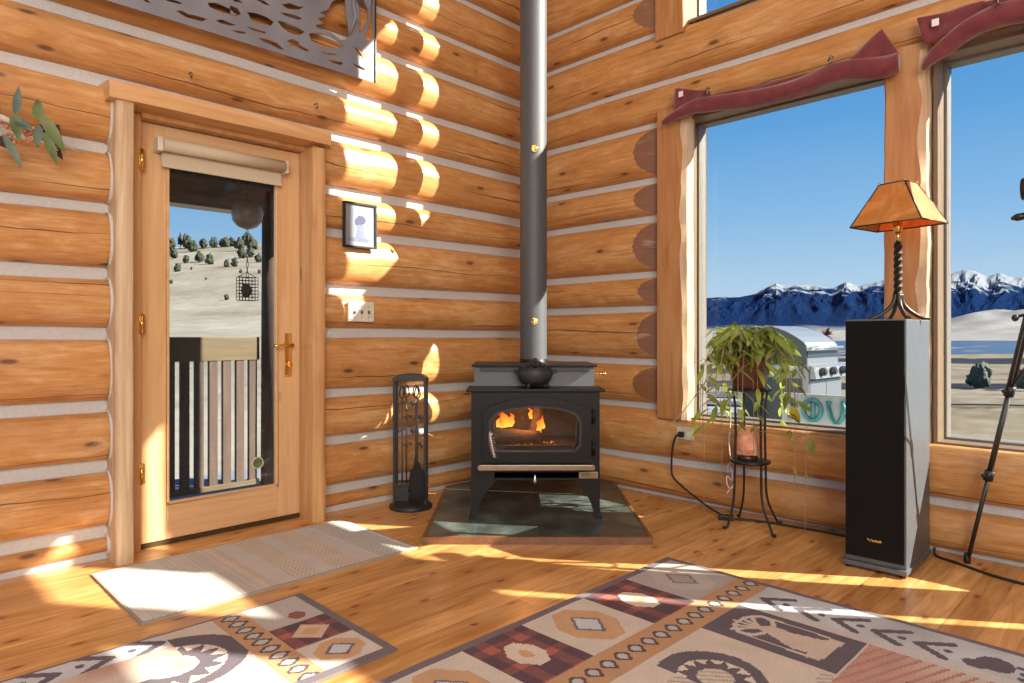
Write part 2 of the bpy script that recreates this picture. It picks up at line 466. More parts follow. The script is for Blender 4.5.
for i in range(len(SR)-1):
    lo, hi = cR(SR[i]), cR(SR[i+1]); sd = 101+i
    if i == 0: make_log(wr, 'R', 0, ROOM_Y, lo, hi, sd)
    elif i == 1: make_log(wr, 'R', 0, ROOM_Y, lo, hi, sd, zmax=lambda u: .498 if u > 1.125 else 9, dense=(1.125,))
    elif i < 8:
        make_log(wr, 'R', 0, 1.15, lo, hi, sd, clampf=cutR, dense=(.95, 1.05), zmin=(lambda u: .53) if i == 2 else None)
        make_log(wr, 'R', 4.56, ROOM_Y, lo, hi, sd+40)
    elif i == 8: make_log(wr, 'R', 0, ROOM_Y, lo, hi, sd, zmin=lambda u: 2.325 if u > 1.13 else -9)
    elif i == 9: make_log(wr, 'R', 0, ROOM_Y, lo, hi, sd, zmax=lambda u: 2.872 if u > 1.1 else 9)
    else:
        make_log(wr, 'R', 0, 1.15, lo, hi, sd, clampf=cutR, dense=(.95, 1.05))
        if i in (10, 11): make_log(wr, 'R', 2.75, 3.25, lo, hi, sd+40)
        if i > 11: make_log(wr, 'R', 2.75, ROOM_Y, lo, hi, sd+40, zmin=(lambda u: 3.78) if i == 12 else None)
# far side wall of the room
mb = MB(); mb.box((-.2, ROOM_Y, 0), (ROOM_X, ROOM_Y+.2, CEIL)); tag(mb.build('wall_side', BOARDX), kind='structure')

# ---- boards with natural edges
def wavy_board(name, side, u0, u1, p0, p1, z0, z1, wob0, wob1, sd, mats, live=None, rnd=.012, parent=None):
    """upright slab; live=index of edge (0 low u,1 high u) that shows a pale barked-off strip"""
    n = max(4, int((z1-z0)/.035)); vs = []; fs = []; mi = []
    prof = 8
    for i in range(n+1):
        z = lerp(z0, z1, i/n)
        a = u0 + wob0*(nz(z*2.1, sd) + .7*nz(z*9, sd*2)); b = u1 + wob1*(nz(z*2.3, sd+5) + .7*nz(z*10, sd*3))
        if live == 1: q = [(a, p0), (a, p1-rnd), (a+rnd, p1), (b-.035+.02*nz(z*7, sd), p1), (b-.008, p1-.022), (b, p1-.06), (b-.004, p0)]
        elif live == 0: q = [(a+.004, p0), (a, p1-.06), (a+.008, p1-.022), (a+.035+.02*nz(z*7, sd), p1), (b-rnd, p1), (b, p1-rnd), (b, p0)]
        else: q = [(a, p0), (a, p1-rnd), (a+rnd*.5, p1-rnd*.25), (a+rnd*1.5, p1), (b-rnd*1.5, p1), (b-rnd*.5, p1-rnd*.25), (b, p1-rnd), (b, p0)]
        vs += [(u, p, z) if side == 'L' else (p, u, z) for u, p in q]; k = len(q)
    m = MB()
    b0 = m.add(vs, [])
    for i in range(n):
        for j in range(k):
            m.f.append((i*k+j, i*k+(j+1)%k, (i+1)*k+(j+1)%k, (i+1)*k+j)); m.sm.append(False)
            m.mi.append(1 if (live == 1 and j in (3,4,5)) or (live == 0 and j in (0,1,2)) else 0)
    for s in (0, n): m.f.append(tuple(s*k+j for j in range(k))); m.sm.append(False); m.mi.append(0)
    return m.build(name, mats, parent)

tag(wavy_board('trim_1', 'L', 2.702, 2.774, -.02, .150, 0, 2.03, .004, .006, 3, [BARK, BARK], rnd=.014), kind='structure')
tag(wavy_board('trim_2', 'L', 1.762, 1.838, -.02, .150, 0, 2.00, .006, .004, 8, [BOARD, BARK], rnd=.03), kind='structure')
# head board over the door, front edge rough
hb = MB(); n = 40; vs = []
for i in range(n+1):
    x = lerp(1.752, 2.805, i/n); t = 2.098 + .004*nz(x*6, 1); b = 2.022 + .004*nz(x*5, 2); f = .165 + .006*nz(x*4, 3)
    vs += [(x, -.02, b), (x, f, b), (x, f+.004, (t+b)/2), (x, f-.006, t), (x, -.02, t+.02)]
hb.add(vs, [(i*5+j, i*5+(j+1)%5, (i+1)*5+(j+1)%5, (i+1)*5+j) for i in range(n) for j in range(5)] + [tuple(range(5)), tuple(n*5+j for j in range(5))])
tag(hb.build('trim_3', [BOARDX]), kind='structure')
def T(n, *a, **k): tag(wavy_board('trim_%d' % n, 'R', *a, **k), kind='structure')
T(4, 1.125, 1.330, 0, .09, .494, 2.362, .002, .010, 21, [BOARDD, BARK], live=1, rnd=.004)
T(5, 2.392, 2.575, -.03, .10, .494, 2.345, .006, .010, 33, [BOARDD, BARK], live=1, rnd=.008)
T(6, 1.112, 1.306, 0, .09, 2.80, 4.7, .002, .006, 27, [BOARDD, BARK], rnd=.006)
T(7, 3.765, 3.885, -.03, .09, .494, 2.33, .004, .004, 41, [BOARDD, BARK], rnd=.008)
T(8, 4.365, 4.57, -.03, .09, .494, 2.33, .006, .004, 43, [BOARDD, BARK], rnd=.008)
T(9, 2.61, 2.78, -.1, .09, 2.86, 4.7, .006, .006, 47, [BOARDD, BARK], rnd=.008)
T(10, 3.22, 3.40, -.1, .09, 2.86, 3.72, .006, .006, 48, [BOARDD, BARK], rnd=.008)
T(11, 3.90, 3.98, -.1, .09, 2.86, 3.75, .004, .004, 49, [BOARDD, BARK], rnd=.008)
T(12, 4.98, 5.05, -.1, .09, 2.86, 3.75, .004, .004, 50, [BOARDD, BARK], rnd=.008)
T(13, 6.10, 6.28, -.1, .09, 2.86, 3.75, .004, .004, 51, [BOARDD, BARK], rnd=.008)

# ---- windows: frame, sash, glass, sill
def window(n, u0, u1, z0, z1):
    w = tag(empty('window_%d' % n, (-.1, (u0+u1)/2, z0)), kind='structure')
    cy = (u0+u1)/2
    def ring(name, e, t, p0, p1, mat):
        m = MB(); a, b, c, d = u0+e-cy, u1-e-cy, e, (z1-z0)-e
        m.box((p0, a, c), (p1, a+t, d)); m.box((p0, b-t, c), (p1, b, d)); m.box((p0, a+t, c), (p1, b-t, c+t)); m.box((p0, a+t, d-t), (p1, b-t, d))
        return m.build(name, mat, w, bevel=.002)
    ring('window_frame', -.004, .018, -.09, .135, FRAMEC)
    ring('sash', .013, .012, -.06, .02, SASHG)
    m = MB(); m.box((-.025, u0+.02-cy, .02), (-.019, u1-.02-cy, z1-z0-.02)); m.build('glass', GLASS, w)
    return w
window(1, *W1, ZB, ZT); window(2, *W2, ZB, ZT); window(3, *U1, UB, 4.6)
window(4, *W4, ZB, ZT); window(5, *U2, UB, 3.72); window(6, *U3, UB, 3.75); window(7, *U4, UB, 3.70)

# ---- door
st_ = tag(empty('round_ornament', (2.065, -.047, .325)), 'small round green ornament with pale rim stuck low on the door glass', 'ornament')
m = MB(); m.cyl((0,-.002,0),(0,.003,0),.028,24); m.build('disc', plain('sage_green_enamel', (.10,.15,.06), .4, var=.4, scale=60), st_)
m = MB(); m.tube([(.029*math.cos(2*PI*i/28), .001, .029*math.sin(2*PI*i/28)) for i in range(29)], .004, 8); m.build('rim', plain('pale_gold_rim', (.55,.52,.36), .4), st_)
d = tag(empty('door_1', (2.2325, 0, 0)), kind='structure'); OX = 2.2325
m = MB(); m.box((2.640-OX, -.16, 0), (2.724-OX, .012, 2.02)); m.box((1.800-OX, -.16, 0), (1.829-OX, .11, 2.02)); m.box((1.829-OX, -.16, 2.002), (2.64-OX, .03, 2.024))
m.build('door_frame', BOARD, d, bevel=.003)
DX0, DX1, GX0, GX1, GZ0, GZ1 = 1.833-OX, 2.634-OX, 1.963-OX, 2.517-OX, .19, 1.865
m = MB(); m.box((GX1, -.075, .022), (DX1, -.03, 1.997)); m.box((DX0, -.075, .022), (GX0, -.03, 1.997)); m.build('stile', DOORW, d, bevel=.003)
m = MB(); m.box((GX0, -.075, .022), (GX1, -.03, GZ0)); m.box((GX0, -.075, GZ1), (GX1, -.03, 1.997)); m.build('rail', DOORX, d, bevel=.003)
m = MB()
for a, b in (((GX0, -.05, GZ0), (GX0+.012, -.024, GZ1)), ((GX1-.012, -.05, GZ0), (GX1, -.024, GZ1)), ((GX0, -.05, GZ0), (GX1, -.024, GZ0+.012)), ((GX0, -.05, GZ1-.012), (GX1, -.024, GZ1))): m.box(a, b)
m.build('glazing_bead', DOORX, d, bevel=.003)
m = MB(); m.box((GX0, -.056, GZ0), (GX1, -.050, GZ1)); m.build('glass', DGLASS, d)
m = MB(); m.box((1.815-OX, -.2, 0), (2.70-OX, -.02, .02)); m.build('threshold', plain('bronze_threshold', (.10,.06,.03), .4, .6), d)
for z in (1.81, 1.05, .36):
    m = MB(); m.box((2.624-OX, -.036, z-.045), (2.650-OX, .014, z+.045)); m.cyl((2.637-OX, .016, z-.048), (2.637-OX, .016, z+.048), .008, 10); m.build('hinge', BRASS, d)
m = MB()
m.box((1.885-OX, -.03, .775), (1.925-OX, -.022, 1.01), .004); h = m.build('door_handle', BRASS, d)
m = MB(); hx = 1.905-OX
m.cyl((hx, -.022, .945), (hx, .025, .945), .012, 12); m.tube([(hx, .025, .945), (hx+.04, .032, .947), (hx+.085, .028, .940), (hx+.108, .022, .947)], [.010, .009, .008, .006], 8)
m.build('lever', BRASS, h)
m = MB(); m.cyl((hx, -.022, .84), (hx, -.008, .84), .017, 14); m.box((hx-.004, -.008, .826), (hx+.004, .006, .854), .002); m.build('deadbolt_turn', BRASS, h)
# ------------------------------------------------------------------ rugs (woven pattern computed per cell)
def rug(name, x0, x1, y0, y1, res, fn, mat, th=.008, sd=0):
    nx, ny = int(round((x1-x0)/res)), int(round((y1-y0)/res))
    cx, cy = (x0+x1)/2, (y0+y1)/2
    vs = []; cols = []
    for j in range(ny+1):
        for i in range(nx+1):
            x, y = lerp(x0, x1, i/nx), lerp(y0, y1, j/ny)
            z = th + .0012*nz(x*9, y*9, sd) + .002*nz(x*2.5, y*2.5, sd+3)
            vs.append((x-cx, y-cy, z))
    fs = [(j*(nx+1)+i, j*(nx+1)+i+1, (j+1)*(nx+1)+i+1, (j+1)*(nx+1)+i) for j in range(ny) for i in range(nx)]
    fc = [fn(lerp(x0, x1, (i+.5)/nx), lerp(y0, y1, (j+.5)/ny)) for j in range(ny) for i in range(nx)]
    per = [i for i in range(nx+1)] + [(j)*(nx+1)+nx for j in range(1, ny+1)] + [ny*(nx+1)+i for i in range(nx-1, -1, -1)] + [j*(nx+1) for j in range(ny-1, 0, -1)]
    b = len(vs)
    vs += [(vs[k][0], vs[k][1], .0005) for k in per]; n = len(per)
    edge = fc[0]
    for k in range(n): fs.append((per[k], b+k, b+(k+1)%n, per[(k+1)%n])); fc.append(edge)
    me = D.meshes.new(name); me.from_pydata(vs, [], fs); me.materials.append(mat)
    at = me.color_attributes.new('Col', 'FLOAT_COLOR', 'CORNER')
    buf = []
    for f, c in zip(me.polygons, fc): buf += [c[0], c[1], c[2], 1.0] * len(f.vertices)
    at.data.foreach_set('color', buf); me.update()
    o = D.objects.new(name, me); COL.objects.link(o); o.location = (cx, cy, 0)
    return o

GREY=(0.414,0.380,0.345); CREAM=(0.644,0.564,0.448); DUSK=(0.138,0.115,0.127); RUST=(0.380,0.132,0.098); BLK=(0.081,0.063,0.075); TAN=(0.540,0.333,0.184); PALE=(0.540,0.564,0.575); SAND=(0.575,0.494,0.402); BRD=(0.172,0.144,0.149); ROSE=(0.483,0.287,0.218)
def mixc(a, b, t): return tuple(lerp(p, q, t) for p, q in zip(a, b))
def diam(x, y, cx, cy, hx, hy): return abs(x-cx)/hx + abs(y-cy)/hy
def hexa(x, y, cx, cy, hx, hy): # wide diamond with blunt corners
    return max(diam(x, y, cx, cy, hx*1.35, hy*1.35), abs(x-cx)/hx, abs(y-cy)/hy)
def plaid(u, v, s):
    a, b = int(math.floor(u/s)) % 3, int(math.floor(v/s)) % 3
    t = (int(math.floor((u+v)/.009)) % 2)
    if a == 1 and b == 1: return RUST
    if a == 1 or b == 1: return mixc(RUST, BLK, .45 if t else .7)
    return mixc(BLK, RUST, .12)
def tile_row(u, v, w, light, start_light=True):
    """u along row, v across 0..w"""
    lw, rw = light; per = lw+rw; k = u % per; idx = int(u // per)
    if k < lw:
        c = (lw/2); d = hexa(k, v, c, w/2, .105, .132)
        e = diam(k, v, c, w/2, .062, .078)
        if idx == 0 and start_light:
            if e < .82: return mixc(GREY, (.3,.28,.27), .4)
            if e < 1.0: return BRD
            return mixc(GREY, CREAM, .25 if d < 1 else 0)
        if e < .82: return PALE
        if e < 1.02: return BRD
        if d < 1: return TAN
        return mixc(CREAM, GREY, .25)
    k -= lw
    e = hexa(k, v, rw/2, w/2, .058, .082)
    if e < .34: return TAN
    if e < 1: return mixc(CREAM, TAN, .12)
    return plaid(k, v, .044)
def chain(u, v, w, step=.0715, hu=.029, hv=.033):
    k = (u % step) - step/2; e = abs(k)/hu + abs(v-w/2)/hv
    e = max(e*.85, abs(k)/hu, abs(v-w/2)/hv)
    if e < .62: return mixc(GREY, PALE, .4)
    if e < 1: return (.12,.085,.08)
    return mixc(TAN, (.35,.18,.09), .3)
def seg_d(x, y, a, b):
    ax, ay = a; bx, by = b; dx, dy = bx-ax, by-ay
    t = max(0, min(1, ((x-ax)*dx+(y-ay)*dy)/(dx*dx+dy*dy))); return math.hypot(x-ax-t*dx, y-ay-t*dy)
def claw(u, v, s=1.0):
    """crescent claw opening down; returns colour or None; u,v local metres"""
    u /= s; v /= s
    r = math.hypot(u, v); a = math.atan2(v, u)
    if v < -.10: return None
    ro = .235 - .02*math.cos(a); 
    if r < ro and r > .165 and v > -.10: return DUSK
    if r <= .165 and r > .115 and v > -.10:
        t = (a*7/PI*1.0) % 1.0
        return CREAM if (r-.115) > .05*abs(t-.5)*2 - .0 and t is not None and (.165-r) < .05*(1-abs(t-.5)*2) else DUSK
    if r <= .115 and r > .08 and v > -.10: return DUSK
    return None
def chevrons(x, y, ax, y0, step=.1275, n=6):
    for i in range(n):
        c = y0 + step*i
        if min(seg_d(x, y, (ax+.006, c), (ax-.064, c+.085)), seg_d(x, y, (ax+.006, c), (ax+.06, c+.085))) < .0135: return True
        if math.hypot(x-ax, (y-c-.083)) < .013: return True
    return False
def paw(x, y, cx, cy, s=1.0):
    if math.hypot((x-cx)/.052, (y-cy)/.05) < s: return True
    if math.hypot((x-cx-.035)/.03, (y-cy+.045)/.035) < s: return True
    for k in range(4):
        if math.hypot(x-cx-(-.045+.04*k+.02), y-cy-.078+.012*abs(k-1.5)) < .013*s: return True
    return False
def bear_field(x, y, X0, X1):
    return None
MOOSE = [(1.315,2.63),(1.50,2.62),(1.505,2.58),(1.47,2.57),(1.478,2.53),(1.462,2.49),(1.445,2.46),(1.43,2.42),(1.42,2.385),(1.40,2.375),(1.375,2.40),(1.362,2.44),(1.372,2.48),(1.358,2.53),(1.352,2.57),(1.325,2.59)]
def inpoly(x, y, P):
    c = False; n = len(P)
    for i in range(n):
        (x1, y1), (x2, y2) = P[i], P[i-1]
        if (y1 > y) != (y2 > y) and x < (x2-x1)*(y-y1)/(y2-y1)+x1: c = not c
    return c
def big_rug(x, y):
    X0, X1, Y0, Y1 = 1.0, 3.25, 1.772, 3.62
    if x < X0+.024 or x > X1-.024 or y < Y0+.030 or y > Y1-.03: return BRD
    if y > (Y0+Y1)/2 + .62: y = Y0+Y1-y
    v = y - 1.802; u = x - 1.024
    if v < .314: return tile_row(u, v, .314, (.336, .268))
    if v < .442: return chain(u+.018, v-.314, .128)
    if x < 1.222:
        if chevrons(x, y, 1.15, 2.285, n=5) or paw(x, y, 1.145, 3.0): return DUSK
        return mixc(PALE, (.40,.40,.38), max(0, min(1, .5+1.2*nz(x*7, y*5))))
    if 1.272 < x < 1.549 and 2.245 < y < 2.685:
        if inpoly(x, y, MOOSE): return mixc(SAND, TAN, .15)
        hx, hy = 1.42, 2.345
        for k in range(5):
            if seg_d(x, y, (1.41, 2.39), (1.34+.035*k, 2.30+.012*abs(k-2))) < .0075: return SAND
        if abs(math.hypot((x-1.40)/.085, (y-2.365)/.055)-1) < .13: return SAND
        if seg_d(x, y, (1.31, 2.36), (1.32, 2.60)) < .004 or seg_d(x, y, (1.49, 2.36), (1.495, 2.58)) < .004: return SAND
        return DUSK
    if x < 1.272: return mixc(PALE, SAND, .6)
    if y > 2.69:
        c = claw((x-1.66)/1, (y-2.93)/1, .9)
        if c: return c
        k = int((x*.35+y)/.012) % 3 == 0
        return mixc(ROSE, RUST, .45) if k else mixc(ROSE, SAND, max(0, min(1, .35+1.5*nz(x*4, y*4))))
    c = claw(y-2.445, 1.815-x, .66)
    if c: return c
    if x > 1.56 and y > 2.36 and x < 1.95 and int((x+y*.8)/.014) % 2 == 0 and nz(x*5, y*5) > -.05: return mixc(SAND, (.25,.18,.14), .45)
    if x > 2.2:
        c = claw((y-2.75)*1.05, (2.75-x)*1.05, 1.0)
        if c: return c
        return mixc(ROSE, SAND, max(0, min(1, .5+1.5*nz(x*3, y*3))))
    return mixc(SAND, CREAM, .3)
WOOL = attr_mat('woven_wool')
o = rug('area_rug', 1.0, 3.25, 1.772, 3.62, .0065, big_rug, WOOL, .009)
tag(o, 'large patterned area rug with diamond squares and dark claw motifs in front of black speaker', 'rug')

def small_rug(x, y):
    X0, X1, Y0, Y1 = 2.362, 3.42, 1.010, 1.647
    if x < X0+.03 or x > X1-.03 or y > Y1-.034 or y < Y0+.008: return BRD
    if x < 2.595:
        v = x - 2.392; u = y - 1.018
        if u < .225:
            if hexa(u, v, .165, .075, .035, .028) < 1: return (.28,.10,.085)
            return mixc(GREY, CREAM, .15)
        if u < .41:
            e = diam(u, v, .318, .10, .07, .07)
            if e < .5: return TAN
            if e < 1: return mixc(CREAM, TAN, .6)
            return plaid(u, v, .04)
        e = hexa(u, v, .50, .10, .075, .078)
        q = diam(u, v, .50, .10, .05, .055)
        if q < .75: return PALE
        if q < 1: return BRD
        if e < 1: return TAN
        return mixc(CREAM, GREY, .3)
    if x < 2.70: return chain(y-1.02, x-2.595, .105, .062, .027, .036) if True else TAN
    if y < 1.125 and x > 2.86:
        if chevrons(y, x, 1.072, 2.88, .142, 4): return DUSK
        return mixc(PALE, GREY, .2)
    if x > 2.86 and y < 1.30: return mixc(ROSE, SAND, max(0, min(1, .4+2*nz(x*6, y*6))))
    c = claw((y-1.27)*1.25, (2.91-x)*1.05, 1.0)
    if c: return c
    if x > 3.0: return mixc(ROSE, SAND, max(0, min(1, .5+2*nz(x*5, y*5))))
    return SAND
o = rug('accent_rug', 2.362, 3.42, 1.010, 1.647, .005, small_rug, WOOL, .008, 4)
tag(o, 'small patterned rug with dark border and claw motif lying beside the pale striped runner', 'rug')

def runner(x, y):
    X0, X1 = 1.705, 2.882
    if x < X0+.012 or x > X1-.012 or y < .195+.008 or y > .872-.008: return (.33,.29,.24)
    u = (x-X0)/(X1-X0); v = y
    base = (.53,.48,.415); tan = (.50,.365,.225); lt = (.62,.595,.545)
    z = ((v*1.0) % .03)/.03; zz = abs(z-.5)*2
    def zig(c, w, col, n=3):
        k = (u-c)/w
        if abs(k) > 1: return None
        ph = (k*n + zz) % 1.0
        return col if ph < .5 else mixc(base, lt, .6)
    for c, w, col in ((.10,.07,(.37,.36,.33)), (.30,.055,tan), (.46,.05,tan), (.60,.035,tan), (.745,.05,(.47,.42,.34)), (.90,.065,(.46,.42,.35))):
        r = zig(c, w, col)
        if r: return r
    if .64 < u < .70 and int(u*300) % 2: return mixc(base, (.40,.35,.29), .5)
    return mixc(base, lt, .5 if u > .7 or u < .18 else .12)
o = rug('runner_rug', 1.705, 2.882, .197, .873, .005, runner, attr_mat('woven_cotton', .95, (220, 420), .5), .008, 8)
tag(o, 'pale woven runner rug with tan zigzag stripes lying in front of the glass door', 'rug')

# ------------------------------------------------------------------ hearth pad and wood stove
RZ = math.radians(135.237)
RX = Vector((math.cos(RZ), math.sin(RZ), 0)); RY = Vector((-math.sin(RZ), math.cos(RZ), 0))
ident = lambda a, b, c: (a, b, c)
def XZ(y0): return Matrix(((1,0,0,0), (0,0,-1,y0), (0,1,0,0), (0,0,0,1)))
hp = [(.075, .075), (.075, .815), (.877, 1.617), (1.656, .838), (.893, .075)]
def slate():
    m = NT('dark_green_slate'); co = m.n('ShaderNodeTexCoord').outputs['Object']
    f = m.noise(co, 5, 6, .65, .5); c = m.ramp(f, [(.3, (.024,.030,.026)), (.5, (.062,.078,.066)), (.72, (.17,.195,.17))])
    r = m.n('ShaderNodeMapping', ins={'Vector': co, 'Rotation': (0, 0, -RZ)}).outputs[0]
    br = m.n('ShaderNodeTexBrick', ins={'Vector': r, 'Scale': 1.0, 'Mortar Size': .004, 'Brick Width': .305, 'Row Height': .305, 'Color1': (0,0,0,1), 'Color2': (0,0,0,1), 'Mortar': (1,1,1,1)}); br.offset = 0
    fac = m.n('ShaderNodeSeparateColor', ins={0: br.outputs[0]}).outputs[0]
    c = m.mix(m.math('MULTIPLY', fac, .5), c, (.10,.10,.095))
    m.set(Base_Color=c, Roughness=.28); m.bump(m.math('SUBTRACT', m.math('MULTIPLY', f, .6), fac), .25, .004); return m.mat
h = tag(empty('hearth_pad', (.877, .838, 0)), 'dark green slate hearth pad with reddish wood edge under the stove', 'hearth')
HO = lambda p: (p[0]-.877, p[1]-.838)
cxy = (.72, .69)
inn = [(lerp(x, cxy[0], .03), lerp(y, cxy[1], .03)) for x, y in hp]
m = MB(); m.prism([HO(p) for p in inn], ident, 0, .033); m.build('slate_top', slate(), h)
m = MB()
for i in range(5):
    a, b, c, d_ = hp[i], hp[(i+1)%5], inn[(i+1)%5], inn[i]
    m.prism([HO(a), HO(b), HO(c), HO(d_)], ident, 0, .036)
m.build('edge_trim', make_board_mat('cherry_edging', (.13,.050,.019), (.18,.075,.030), (.23,.105,.045), axis=0, rough=.35), h)

SO = Vector((3.5923, 3.4010, 0)) + RX*.123 + RY*3.5; SO.z = .034
st = tag(empty('wood_stove', SO, RZ), 'black cast iron wood stove with arched glass door and burning fire inside', 'stove')
# front plate with arched legs and opening
leg = [(.351,0),(.338,.06),(.337,.30),(.337,.668)]
plate = [(-a, b) for a, b in leg] + leg[::-1] + [(.313,0),(.306,.035),(.293,.08),(.27,.125),(.24,.165),(.215,.198),(.205,.205),(-.205,.205),(-.215,.198),(-.24,.165),(-.27,.125),(-.293,.08),(-.306,.035),(-.313,0)]
firehole = [(-.215,.385),(.205,.385),(.215,.55),(.12,.585),(-.005,.60),(-.13,.585),(-.225,.55)]
slot = [(-.215,.216),(.232,.216),(.232,.246),(-.215,.246)]
front = cutout('front_plate', plate, [firehole, slot], .02, STOVE, XZ(.012), st)
m = MB()
for s in (-1, 1):
    m.box((s*.337, .02, .20), (s*.325, .54, .668))
m.box((-.33, .53, .20), (.33, .54, .668)); m.box((-.33, .02, .20), (.33, .54, .208)); m.box((-.337, .02, .655), (.337, .54, .668))
m.build('body', STOVE, st)
for s in (-1, 1):
    m = MB(); rp = [(s*.351, 0), (s*.337, .07), (s*.337, .21), (s*.24, .21), (s*.30, .10), (s*.318, 0)]
    m.prism(rp, lambda a, b, c: (a, c, b), .515, .54); m.build('leg', STOVE, st)
m = MB(); m.box((-.362, -.022, .668), (.362, .215, .684), .004); m.build('lower_top', STOVE, st)
m = MB(); m.box((-.332, .20, .684), (.332, .58, .79)); m.build('raised_box', plain('sunlit_stove_paint', (.10,.104,.11), .4, .0, spec=.5), st)  # stove paint lightened here to carry the sunlight on the riser
m = MB(); m.box((-.345, .165, .79), (.345, .60, .804), .004); m.build('upper_top', STOVE, st)
m = MB(); m.box((-.30, .185, .765), (.30, .1995, .79)); m.build('dark_strip', BLACKP, st)  # plain black strip under the overhang of the upper top
# firebox lining
m = MB()
fx = .25
m.box((-fx, .47, .37), (fx, .48, .62)); m.box((-fx-.01, .03, .37), (-fx, .48, .62)); m.box((fx, .03, .37), (fx+.01, .48, .62)); m.box((-fx, .03, .36), (fx, .48, .372)); m.box((-fx, .03, .62), (fx, .48, .63))
m.build('firebrick_lining', plain('sooty_firebrick', (.10,.06,.045), .9, var=.4, scale=9, bump=.4), st)
# door
dout = [(-.272,.315),(.285,.315),(.287,.575),(.23,.601),(.15,.626),(.07,.640),(0,.644),(-.06,.640),(-.14,.626),(-.22,.601),(-.274,.575)]
dhole = [(-.205,.362),(.195,.362),(.225,.395),(.228,.515),(.195,.560),(.12,.580),(0,.592),(-.12,.580),(-.195,.560),(-.232,.515),(-.229,.395)]
dr = cutout('fire_door', dout, [dhole], .03, STOVE, XZ(-.017), st)
bv = dr.modifiers.new('bevel', 'BEVEL'); bv.width = .006; bv.segments = 2
rim = [(lerp(a, 0, -.055), lerp(b, .47, -.055)) for a, b in dhole]
cutout('glass_rim', rim, [[(lerp(a, 0, .01), lerp(b, .47, .01)) for a, b in dhole]], .008, BLACKP, XZ(-.034), dr)
m = MB(); m.prism(dhole, lambda a, b, c: (a, c, b), -.012, -.007); m.build('glass', glass_mat('stove_glass', (.92,.86,.80), .6), dr)
# coil handle
m = MB(); a, b = Vector((-.238, -.055, .455)), Vector((-.212, -.055, .335)); pts = []
for i in range(121):
    t = i/120; an = t*2*PI*10; r = .010 + .005*math.sin(PI*t)
    p = a.lerp(b, t); pts.append(p + Vector((math.cos(an)*r, math.sin(an)*r, 0)))
m.tube(pts, .0032, 6); m.tube([a + Vector((0, .03, .02)), a, a.lerp(b, .5), b], [.006, .006, .005, .005], 8)
m.build('coil_handle', CHROME, dr)
for z in (.54, .375):
    m = MB(); m.cyl((.302, -.02, z-.03), (.302, -.02, z+.03), .009, 12); m.box((.285, -.016, z-.02), (.304, .002, z+.02), .003); m.ball((.302, -.02, z+.032), .008, 8); m.ball((.302, -.02, z-.032), .008, 8); m.build('hinge', STOVE, dr)
# ash lip, draft knob, nameplate, side damper rod
m = MB(); q = []
for i in range(9): q.append((-.286-.016*math.sin(PI*i/8), .283-.016*math.cos(PI*i/8)))
for i in range(9): q.append((.292+.016*math.sin(PI*i/8), .283+.016*math.cos(PI*i/8)))
m.prism(q, lambda a, b, c: (a, c, b), -.075, .002); m.build('ash_lip', plain('brushed_pewter', (.30,.24,.17), .35, 1.0), st, bevel=.005)
m = MB(); m.lathe([(0,-.03),(.006,-.03),(.0105,-.018),(.0105,-.008),(.006,.008),(.003,.02),(0,.022)], (-.003, -.03, .222), 14); m.cyl((-.003, -.03, .222), (-.003, .03, .222), .004, 8); m.build('draft_knob', CHROME, st)
m = MB(); m.box((.228, -.001, .214), (.328, .003, .248), .001); pl = m.build('nameplate', plain('brass_nameplate', (.33,.25,.13), .4, .8), st)
m = MB()
for k in range(4): m.box((.236, -.0025, .221+.006*k), (.236+(.05 if k % 2 else .082), -.0012, .2235+.006*k))
m.build('nameplate_print', BLACKP, pl)
m = MB(); m.cyl((.33, .30, .745), (.40, .30, .745), .004, 8); m.ball((.40, .30, .745), .010, 10, (1.5,1,1)); m.build('bypass_rod', BRASS, st)
# fire
FL = emit_mat('flame', [(0, (1,.42,.06)), (.35, (1,.30,.025)), (.8, (.7,.10,.008)), (1, (.2,.02,.002))], 2.6)
def flame(c, w, h, sd):
    m = MB(); prof = []
    n = 9; vs = []; K = 10
    for i in range(n+1):
        t = i/n; r = w*(math.sin(PI*min(1, .22+t*.78))**.9)*(1-.35*t)
        ox, oy = .02*nz(t*3, sd)*t*2, .02*nz(t*3, sd+4)*t
        for k in range(K):
            an = 2*PI*k/K; rr = r*(1+.25*nz(math.cos(an)*1.5, math.sin(an)*1.5+t*2, sd))
            vs.append((c[0]+ox+rr*math.cos(an), c[1]+oy+rr*.6*math.sin(an), c[2]+h*t))
    m.add(vs, [(i*K+k, i*K+(k+1)%K, (i+1)*K+(k+1)%K, (i+1)*K+k) for i in range(n) for k in range(K)], True)
    return m
for (x, y, z, w, h_, s) in ((-.195,.16,.462,.020,.075,1), (-.165,.15,.462,.026,.095,2), (-.135,.17,.462,.022,.080,3), (-.178,.12,.464,.014,.05,4), (-.02,.22,.50,.012,.07,5), (.028,.16,.43,.016,.085,6), (.048,.18,.45,.012,.075,7)):
    flame((x, y, z), w, h_, s).build('flame', FL, st)
LOGC = plain('charred_firewood', (.06,.035,.02), .9, var=.5, scale=25, bump=.6)
def firewood(a, b, r, sd, name='firewood'):
    m = MB(); pts = [Vector(a).lerp(Vector(b), i/8)+Vector((0, .004*nz(i, sd), .004*nz(i, sd+2))) for i in range(9)]
    m.tube(pts, [r*(1+.12*nz(i*.8, sd)) for i in range(9)], 9); return m
lg = []
def wood(lab, a, b, r, sd):
    A = Matrix.Translation(SO) @ Matrix.Rotation(RZ, 4, 'Z'); o = firewood(A @ Vector(a), A @ Vector(b), r, sd).build('firewood', LOGC)
    tag(o, lab, 'firewood', 'logs burning in the stove'); return o
wood('split firewood log lying low at front of the stove fire under the bright flame', (-.22,.13,.418), (.03,.16,.402), .042, 3)
wood('charred firewood log leaning upright in the middle of the stove fire', (.00,.20,.39), (.03,.26,.555), .035, 6)
